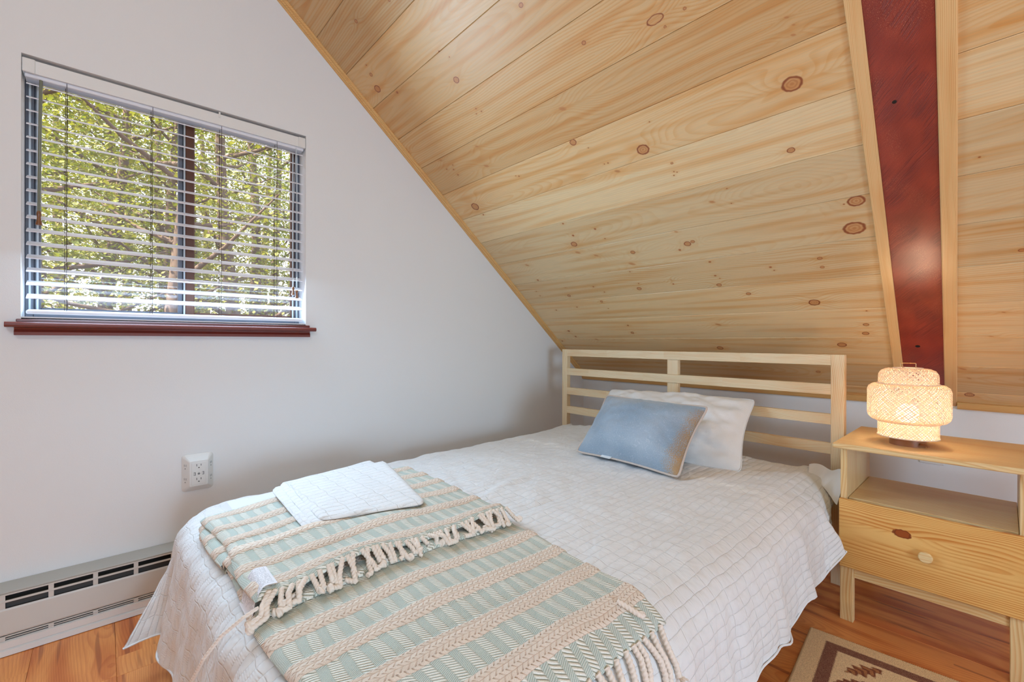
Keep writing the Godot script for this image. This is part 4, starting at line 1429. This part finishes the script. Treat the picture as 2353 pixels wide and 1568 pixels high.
func pillows() -> void:
	var wp := thing("sleeping_pillow", "white cotton pillow leaning against the headboard behind the blue cushion", "pillow", Vector3(1.068, 0.588, 0.742))
	wp.basis = lean_basis(Vector3(0.757, 0.47, 0.998), Vector3(1.377, 0.47, 0.880), Vector3(0.72, 0.70, 0.69))
	part("pillowcase", pillow_mesh(0.70, 0.42, 0.20, 0.07, 0.008, 3.0), M.linen, wp)
	var b := mb()
	b.tube(edge_loop(0.702, 0.422, 0.07), func(_t): return 0.0022, 6)
	part("seam", b, M.linen, wp)
	var bc := thing("lumbar_cushion", "dusty blue velvet lumbar cushion with tan piped edge in front of the white pillow", "cushion", Vector3(1.078, 0.592, 0.985))
	bc.basis = lean_basis(Vector3(0.842, 0.475, 1.070), Vector3(1.325, 0.475, 1.094), Vector3(0.845, 0.70, 0.862))
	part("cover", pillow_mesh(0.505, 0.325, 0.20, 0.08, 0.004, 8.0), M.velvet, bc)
	b = mb()
	b.tube(edge_loop(0.509, 0.329, 0.08), func(_t): return 0.0042, 8)
	part("piping", b, M.piping, bc)
	b = mb()
	b.extrude([Vector3(-0.105, -0.146, 0.004), Vector3(-0.055, -0.146, 0.004), Vector3(-0.056, -0.163, 0.012), Vector3(-0.104, -0.163, 0.012)], Vector3(0, 0.0005, 0.001))
	part("sewn_tag", b, M.white, bc)

# ---------------------------------------------------------------- throw and sham
func slab(x0: float, x1: float, z0: Callable, z1: Callable, lift: Callable, thick: float, nu: int, nv: int, uvd: Vector2, round_edge: float, relief: Callable) -> MB:   # a soft layer lying on the bed
	var b := mb()
	b.grid(nu, nv, func(u, v):
		var uu := clampf((u * nu - 1.0) / (nu - 2.0), 0.0, 1.0)
		var vv := clampf((v * nv - 1.0) / (nv - 2.0), 0.0, 1.0)
		var x := lerpf(x0, x1, uu)
		var z := lerpf(z0.call(x), z1.call(x), vv)
		var e := minf(minf(x - x0, x1 - x), minf(z - z0.call(x), z1.call(x) - z))
		var k := 1.0 - clampf(e / round_edge, 0.0, 1.0)
		var hgt: float = thick * (0.35 + 0.65 * sqrt(maxf(0.0, 1.0 - k * k))) + relief.call(x, z)
		if u * nu < 0.5 or u * nu > nu - 0.5 or v * nv < 0.5 or v * nv > nv - 0.5:
			hgt = -0.001
		return bed(x, z) + bed_up(x, z) * (hgt + lift.call(x, z)), func(u, v):
		var x := lerpf(x0, x1, clampf((u * nu - 1.0) / (nu - 2.0), 0.0, 1.0))
		var z := lerpf(z0.call(x), z1.call(x), clampf((v * nv - 1.0) / (nv - 2.0), 0.0, 1.0))
		return Vector2((x + 0.0022 * N.get_noise_2d(x * 9.0, z * 16.0) + 0.003 * N.get_noise_2d(x * 3.0 + 4.0, z * 4.0)) / uvd.x, (z + 0.003 * N.get_noise_2d(x * 12.0 + 7.0, z * 7.0)) / uvd.y))
	return b

func cord(b: MB, path: Array, r: float, knot: bool) -> void:
	var fine := []
	var cv := Curve3D.new()
	for k in path.size():
		var d: Vector3 = (path[mini(k + 1, path.size() - 1)] - path[maxi(k - 1, 0)]) * 0.22
		cv.add_point(path[k], -d, d)
	var L := cv.get_baked_length()
	var cnt := maxi(14, int(L / 0.0016))
	for k in cnt + 1:
		fine.append(cv.sample_baked(L * k / cnt))
	b.tube(fine, func(t): return r * (1.0 if not knot or t < 0.86 else 1.0 + 0.75 * sin((t - 0.86) / 0.14 * PI)), 10, 430.0, 2)

func throw_blanket() -> void:
	var t := thing("throw_blanket", "cream and sage striped woven throw folded across the foot of the bed", "blanket")
	var band := func(x: float, ph: float) -> float:
		var q := fposmod(x - ph, 0.103)
		return 0.005 * sm(0.0, 0.006, q) * (1.0 - sm(0.036, 0.042, q))
	var wave := func(x: float, z: float) -> float: return 0.006 * N.get_noise_2d(x * 5.0, z * 3.0 + 80.0)
	var z0 := func(x: float) -> float: return 1.802 + 0.035 * (x - 0.6) + 0.006 * sin(x * 14.0)
	var z1 := func(x: float) -> float: return 2.452 - 0.045 * maxf(0.0, x - 1.15) + 0.006 * sin(x * 11.0)
	var lower := slab(0.615, 1.668, z0, z1, func(x, z): return 0.004 + maxf(0.0, wave.call(x, z)), 0.009, 130, 74, Vector2(0.206, 0.204), 0.01, func(x, z): return band.call(x, 0.037))
	for q in lower.t.size():
		lower.t[q].x -= 0.037 / 0.206
	part("lower_layer", lower, M.throw_, t)
	var z1b := func(x: float) -> float: return 2.447 + 0.008 * sin(x * 9.0 + 1.0)
	var mid := slab(0.60, 1.215, func(x): return 1.808 + 0.03 * (x - 0.6), z1b, func(x, z): return 0.016 + maxf(0.0, wave.call(x, z)), 0.010, 76, 70, Vector2(0.206, 0.204), 0.008, func(x, z): return band.call(x, 0.0))
	part("middle_fold", mid, M.throw_, t)
	var xe := 1.192
	var curl := func(x, z): return 0.029 + maxf(0.0, wave.call(x, z)) + 0.020 * sm(xe - 0.09, xe, x) * (0.5 + 0.5 * sin(z * 17.0 + 1.0)) + 0.012 * sm(2.36, 2.44, z) * sm(1.05, 1.19, x)
	var top := slab(0.592, xe, func(x): return 1.803 + 0.03 * (x - 0.6), func(x): return 2.436 + 0.006 * sin(x * 13.0), curl, 0.011, 76, 70, Vector2(0.206, 0.204), 0.008, func(x, z): return band.call(x, 0.0))
	part("upper_layer", top, M.throw_, t)
	# fringe at the open end of the upper layer: short curled cords
	rng.seed = 77
	for k in 44:
		var z := lerpf(1.825, 2.43, (k + 0.7 * rng.randf()) / 43.7)
		var lift: float = 0.036 + curl.call(xe, z) - 0.029
		var p0 := bed(xe - 0.004, z) + Vector3(0, lift, 0)
		var a := rng.randf_range(-1.3, 1.3) + (0.5 if z > 2.25 else 0.0)
		var ln := rng.randf_range(0.014, 0.040)
		var p1 := bed(xe + 0.02, z + 0.012 * a) + Vector3(0, 0.030 + 0.012 * rng.randf(), 0)
		var p2 := bed(xe + ln, z + 0.014 * a) + Vector3(0, 0.019 + 0.008 * rng.randf(), 0)
		var p3 := bed(xe + ln * rng.randf_range(0.5, 1.1), z + 0.034 * a) + Vector3(0, 0.019 + 0.012 * rng.randf(), 0)
		var b := mb()
		cord(b, [p0, p1, p2, p3], 0.0058, k % 3 == 0 or z > 2.28)
		part("tassel", b, M.yarn, t)
	# fringe at the end that hangs over the right edge
	for k in 24:
		var z := lerpf(1.855, 2.41, (k + 0.4 * rng.randf()) / 23.4)
		var b := mb()
		var a := rng.randf_range(-0.4, 0.5)
		var path := []
		for j in 5:
			var f := j / 4.0
			path.append(bed(1.664 + 0.078 * f, z + 0.028 * a * f + 0.006 * sin(f * 5.0 + k)) + bed_up(1.664 + 0.078 * f, z) * (0.011 - 0.003 * f))
		cord(b, path, 0.0062, false)
		for j in 16:                                            # frayed end
			var e: Vector3 = path[4]
			var d := Vector3(rng.randf_range(0.4, 1.0), rng.randf_range(-0.5, 0.25), rng.randf_range(-0.9, 0.9)).normalized() * rng.randf_range(0.010, 0.022)
			b.tube([e, e + d * 0.5 + Vector3(0, 0.002, 0), e + d], func(q): return 0.0013 * (1.1 - 0.6 * q), 5)
		part("fringe_cord", b, M.yarn, t)
	# two ends turned back onto the weave
	for q in [[1.650, 1.885]]:
		var b := mb()
		var path := []
		for j in 6:
			var f := j / 5.0
			path.append(bed(q[0] - 0.035 * f + 0.02 * sin(f * PI), q[1] + 0.03 * f) + Vector3(0, 0.024 + 0.006 * sin(f * PI), 0))
		cord(b, path, 0.0058, false)
		part("fringe_cord", b, M.yarn, t)
	# loose cord hanging over the foot
	var b := mb()
	cord(b, [Vector3(1.215, 0.488, 2.445), Vector3(1.21, 0.477, 2.468), Vector3(1.185, 0.445, 2.497), Vector3(1.165, 0.405, 2.520), Vector3(1.12, 0.34, 2.535), Vector3(1.10, 0.27, 2.545)], 0.0036, false)
	part("loose_cord", b, M.yarn, t)
	# care label folded over the edge
	b = mb()
	b.grid(4, 12, func(u, v):
		var e := Vector3(1.098 + 0.085 * u, 0, 0)
		var a: float = v * 1.9
		return Vector3(e.x + 0.012 * v, 0.506 + 0.004 * sin(a * 2.0) - 0.050 * sm(0.35, 1.0, v), 2.405 + 0.062 * v - 0.012 * sm(0.6, 1.0, v)), func(u, v): return Vector2(v, u))
	part("care_label", b, M.tagprint, t)

func in_quad(c: Array, u: float, v: float) -> Vector2:
	return c[0].lerp(c[1], u).lerp(c[3].lerp(c[2], u), v)

func sham_layer(c: Array, lift: float, thick: float, seed_: float) -> MB:
	var b := mb()
	b.grid(44, 36, func(u, v):
		var uu := clampf((u * 44.0 - 1.0) / 42.0, 0.0, 1.0)
		var vv := clampf((v * 36.0 - 1.0) / 34.0, 0.0, 1.0)
		# round the corners off
		var a := uu * 2.0 - 1.0
		var d := vv * 2.0 - 1.0
		var k := 1.0 - 0.05 * pow(absf(a), 14.0) * pow(absf(d), 14.0)
		var p := in_quad(c, (a * k + 1.0) * 0.5, (d * k + 1.0) * 0.5)
		var e := minf(minf(uu, 1.0 - uu) * 0.4, minf(vv, 1.0 - vv) * 0.3)
		var q := 1.0 - clampf(e / 0.012, 0.0, 1.0)
		var hgt := lift + thick * (0.2 + 0.8 * sqrt(maxf(0.0, 1.0 - q * q))) + 0.002 * N.get_noise_2d(uu * 3.0 + seed_, vv * 3.0)
		if u * 44.0 < 0.5 or u * 44.0 > 43.5 or v * 36.0 < 0.5 or v * 36.0 > 35.5:
			hgt = lift - 0.001
		return Vector3(p.x, 0.455 + hgt, p.y), func(u, v):
		var p := in_quad(c, u, v)
		return Vector2(p.x, p.y) / 0.208 + Vector2(seed_, 0))
	return b

func sham() -> void:
	var s := thing("folded_sham", "off-white quilted pillow sham folded flat on top of the striped throw", "pillowcase")
	part("lower_fold", sham_layer([Vector2(0.50, 1.872), Vector2(1.010, 1.985), Vector2(0.950, 2.282), Vector2(0.56, 2.262)], 0.044, 0.006, 0.3), M.quilt, s)
	part("middle_fold", sham_layer([Vector2(0.470, 1.885), Vector2(1.015, 1.975), Vector2(0.945, 2.262), Vector2(0.545, 2.235)], 0.050, 0.006, 0.6), M.quilt, s)
	part("upper_fold", sham_layer([Vector2(0.535, 1.862), Vector2(1.025, 1.978), Vector2(0.950, 2.245), Vector2(0.575, 2.215)], 0.056, 0.007, 0.1), M.quilt, s)

# ---------------------------------------------------------------- nightstand, lamp, rug
func nightstand() -> void:
	var n := thing("nightstand", "pine nightstand with open shelf above one knotty drawer beside the bed", "nightstand", Vector3(1.73, 0, 0.745))
	var W := 0.438
	var b := mb(0, Vector2(0.2, 0.13))
	b.box(Vector3(W / 2, 0.6115, -0.184), Vector3(W + 0.026, 0.017, 0.452), 0.003)
	part("top", b, M.stand, n)
	for q in [[0.0105, 0.0], [W - 0.0105, 0.4]]:
		b = mb(1, Vector2(q[1], q[1]))
		b.box(Vector3(q[0], 0.397, -0.20), Vector3(0.019, 0.412, 0.388), 0.0015)
		part("side_panel", b, M.stand, n)
	b = mb(0, Vector2(0.6, 0.4))
	b.box(Vector3(W / 2, 0.4175, -0.205), Vector3(W - 0.042, 0.015, 0.36), 0.001)
	part("shelf", b, M.stand, n)
	b = mb()
	b.box(Vector3(W / 2, 0.3085, 0.006), Vector3(W - 0.001, 0.234, 0.016), 0.0025)
	for q in b.t.size():
		b.t[q] = Vector2(b.v[q].x / 0.44, 1.0 - (b.v[q].y - 0.19) / 0.24)
	var d := part("drawer_front", b, M.drawer, n)
	b = mb(0)
	b.lathe([Vector2(0, 0.020), Vector2(0.0150, 0.020), Vector2(0.0172, 0.017), Vector2(0.0172, 0.012), Vector2(0.009, 0.008), Vector2(0.008, 0.0)], Vector3.ZERO, 24)
	for q in b.t.size():
		b.t[q] = Vector2(b.v[q].x, b.v[q].z)
	var kn := part("knob", b, M.stand, d)
	kn.rotation.x = PI / 2
	kn.position = Vector3(0.2245, 0.302, 0.014)
	b = mb(2, Vector2(0.5, 0.2))
	b.box(Vector3(W / 2, 0.295, -0.19), Vector3(W - 0.06, 0.15, 0.36))
	part("drawer_box", b, M.stand, n)
	b = mb(0, Vector2(0.1, 0.44))
	b.box(Vector3(W / 2, 0.172, -0.018), Vector3(W - 0.078, 0.036, 0.018), 0.001)
	part("front_rail", b, M.stand, n)
	b = mb(0, Vector2(0.3, 0.21))
	b.box(Vector3(W / 2, 0.28, -0.385), Vector3(W - 0.05, 0.24, 0.012))
	part("back_panel", b, M.stand, n)
	for q in [[0.0195, -0.0155], [W - 0.0195, -0.0155], [0.0195, -0.380], [W - 0.0195, -0.380]]:
		b = mb(1, Vector2(q[0], 0.1 + q[1]))
		b.box(Vector3(q[0], 0.0955, q[1]), Vector3(0.038, 0.191, 0.026), 0.0015)
		part("leg", b, M.stand, n)

func weave(prof: Array, c: Vector3, count: int, wid: float, turn: float, rin: float) -> MB:
	var b := mb()
	var cum := [0.0]
	for j in range(1, prof.size()):
		cum.append(cum[j - 1] + prof[j].distance_to(prof[j - 1]))
	var L: float = cum[cum.size() - 1]
	var steps := maxi(8, int(L / 0.007))
	for way in [1.0, -1.0]:
		for k in count:
			var prev := []
			for j in steps + 1:
				var l := L * j / steps
				var q := 0
				while q < prof.size() - 2 and cum[q + 1] < l:
					q += 1
				var p: Vector2 = prof[q].lerp(prof[q + 1], clampf((l - cum[q]) / maxf(cum[q + 1] - cum[q], 1e-6), 0.0, 1.0))
				var th: float = TAU * (k + (0.25 if way > 0 else 0.0)) / count + way * turn * l
				var wig := 0.0006 * sin(j * PI + (0.0 if way > 0 else PI))
				var r := maxf(p.x - rin, 0.004) + wig
				var pos := c + Vector3(cos(th) * r, p.y, sin(th) * r)
				var tang := Vector3(-sin(th), 0, cos(th))
				var dn := (prof[mini(q + 1, prof.size() - 1)] - prof[q]) as Vector2
				var down := (Vector3(cos(th), 0, sin(th)) * dn.x + Vector3(0, dn.y, 0)).normalized()
				var dirn: Vector3 = (down + tang * way * turn * r).normalized()
				var across: Vector3 = dirn.cross(down.cross(tang)).normalized()
				prev.append([pos - across * wid * 0.5, pos + across * wid * 0.5])
				if j > 0:
					var a: Array = prev[j - 1]
					var e: Array = prev[j]
					var outw := Vector3(cos(th), 0.4, sin(th))
					b.poly([a[0], a[1], e[1], e[0]], outw)
	return b

func hoop(b: MB, c: Vector3, r: float, y: float, tr: float) -> void:
	var path := []
	for k in 49:
		path.append(c + Vector3(cos(TAU * k / 48) * r, y, sin(TAU * k / 48) * r))
	b.tube(path, func(_t): return tr, 6)

func lamp() -> void:
	var at := Vector3(1.897, 0.62, 0.632)
	var l := thing("table_lamp", "woven bamboo table lamp with three tiers, lit, standing on the nightstand", "lamp", at)
	var b := mb()
	b.lathe([Vector2(0, 0.026), Vector2(0.045, 0.026), Vector2(0.048, 0.024), Vector2(0.048, 0.0), Vector2(0, 0.0)], Vector3.ZERO, 40)
	part("base", b, M.lampbase, l)
	b = mb()
	b.lathe([Vector2(0.017, 0.030), Vector2(0.0785, 0.030), Vector2(0.0785, 0.027), Vector2(0.017, 0.027)], Vector3.ZERO, 40)
	part("bottom_disc", b, M.bamboo, l)
	b = mb()
	b.tube([Vector3(0.035, 0.012, 0.034), Vector3(0.058, 0.010, 0.052)], func(_t): return 0.0035, 8)
	part("cord_stub", b, M.lampbase, l)
	b = mb()
	b.lathe([Vector2(0, 0.075), Vector2(0.018, 0.075), Vector2(0.018, 0.024)], Vector3.ZERO, 24)
	part("socket", b, M.white, l)
	b = mb()
	var prof := []
	for k in 13:
		var a := PI * k / 12
		prof.append(Vector2(0.030 * sin(a), 0.105 + 0.034 * cos(a)))
	b.lathe(prof, Vector3.ZERO, 24)
	part("bulb", b, M.bulb, l)
	var up := [Vector2(0.038, 0.260), Vector2(0.058, 0.258), Vector2(0.071, 0.251), Vector2(0.0775, 0.240), Vector2(0.0786, 0.230), Vector2(0.0786, 0.203)]
	var mid := [Vector2(0.080, 0.207), Vector2(0.095, 0.204), Vector2(0.105, 0.196), Vector2(0.109, 0.184), Vector2(0.109, 0.104), Vector2(0.106, 0.092), Vector2(0.096, 0.082), Vector2(0.084, 0.079)]
	var low := [Vector2(0.080, 0.084), Vector2(0.080, 0.029)]
	var tiers := [["upper_tier", up, 54, 13.0], ["middle_tier", mid, 72, 10.0], ["lower_tier", low, 54, 13.0]]
	for q in tiers:
		var s := part(q[0], weave(q[1], Vector3.ZERO, q[2], 0.0026, q[3], 0.0), M.bamboo, l)
		part("inner_weave", weave(q[1], Vector3.ZERO, int(q[2] * 0.62), 0.0024, q[3] * 0.9, 0.005), M.bamboo, s)
		for e in [q[1][0], q[1][q[1].size() - 1]]:
			b = mb()
			hoop(b, Vector3.ZERO, e.x, e.y, 0.0022)
			part("rim_hoop", b, M.bamboo, s)
	b = mb()
	b.tube([Vector3(-0.0185, 0.255, 0.006), Vector3(-0.0185, 0.275, 0.006), Vector3(-0.017, 0.277, 0.006), Vector3(0.0185, 0.277, -0.004), Vector3(0.020, 0.275, -0.004), Vector3(0.020, 0.255, -0.004)], func(_t): return 0.0012, 6)
	for k in 3:
		b.tube([Vector3(0, 0.258, 0), Vector3(cos(k * 2.1) * 0.038, 0.260, sin(k * 2.1) * 0.038)], func(_t): return 0.0012, 6)
	b.tube([Vector3(0, 0.258, 0), Vector3(0, 0.075, 0)], func(_t): return 0.0015, 6)
	part("wire_frame", b, M.wire, l)
	var o := OmniLight3D.new()
	o.name = "lamp_glow"
	o.position = Vector3(0, 0.105, 0)
	o.light_color = c255(255, 232, 198)
	o.light_energy = LAMP
	o.light_size = 0.03
	o.omni_range = 12.0
	o.omni_attenuation = 2.0
	o.shadow_enabled = true
	l.add_child(o)

func rug() -> void:
	var r := thing("area_rug", "small tan rug with brown border and leaf print on the wood floor", "rug", Vector3(1.683, 0, 0.893))
	r.rotation.y = deg_to_rad(4.8)
	var b := mb()
	b.box(Vector3(0.3, 0.005, 0.4), Vector3(0.6, 0.010, 0.8), 0.003)
	for q in b.t.size():
		b.t[q] = Vector2(b.v[q].x / 0.6, b.v[q].z / 0.8)
	part("pile", b, M.rug, r)
	b = mb()
	for k in 130:                                               # overcast edge stitches
		var x := 0.6 * (k + 0.5) / 130.0
		b.tube([Vector3(x, 0.0095, 0.004), Vector3(x + 0.001, 0.0085, -0.0015), Vector3(x + 0.002, 0.003, -0.003)], func(_t): return 0.0017, 5)
	for k in 170:
		var z := 0.8 * (k + 0.5) / 170.0
		b.tube([Vector3(0.004, 0.0095, z), Vector3(-0.0015, 0.0085, z + 0.001), Vector3(-0.003, 0.003, z + 0.002)], func(_t): return 0.0017, 5)
	var e := part("overcast_edge", b, M.rug_side, r)
	e.set_meta("kind", "stuff")


func pendant() -> void:                                         # the room's own light, hung from the ridge out of view: it lights floor, rug and table tops
	var p := thing("pendant_lamp", "white glass globe pendant hanging on a cord from the ridge of the pine ceiling", "lamp", Vector3(2.5, 2.35, RIDGE_S * CCOS))
	var b := mb()
	b.lathe([Vector2(0, 1.05), Vector2(0.05, 1.05), Vector2(0.055, 0.97), Vector2(0.0, 0.96)], Vector3.ZERO, 24)
	part("canopy", b, M.white, p)
	b = mb()
	b.tube([Vector3(0, 0.98, 0), Vector3(0, 0.15, 0)], func(_t): return 0.003, 8)
	part("cord", b, M.white, p)
	b = mb()
	var prof := []
	for k in 17:
		var a := PI * k / 16
		prof.append(Vector2(0.15 * sin(a), 0.15 * cos(a)))
	b.lathe(prof, Vector3.ZERO, 32)
	part("globe", b, M.globe, p)
	var o := OmniLight3D.new()
	o.name = "pendant_glow"
	o.light_color = c255(204, 231, 255)
	o.light_energy = PENDANT
	o.light_size = 0.15
	o.omni_range = 14.0
	o.omni_attenuation = 2.0
	o.shadow_enabled = true
	p.add_child(o)
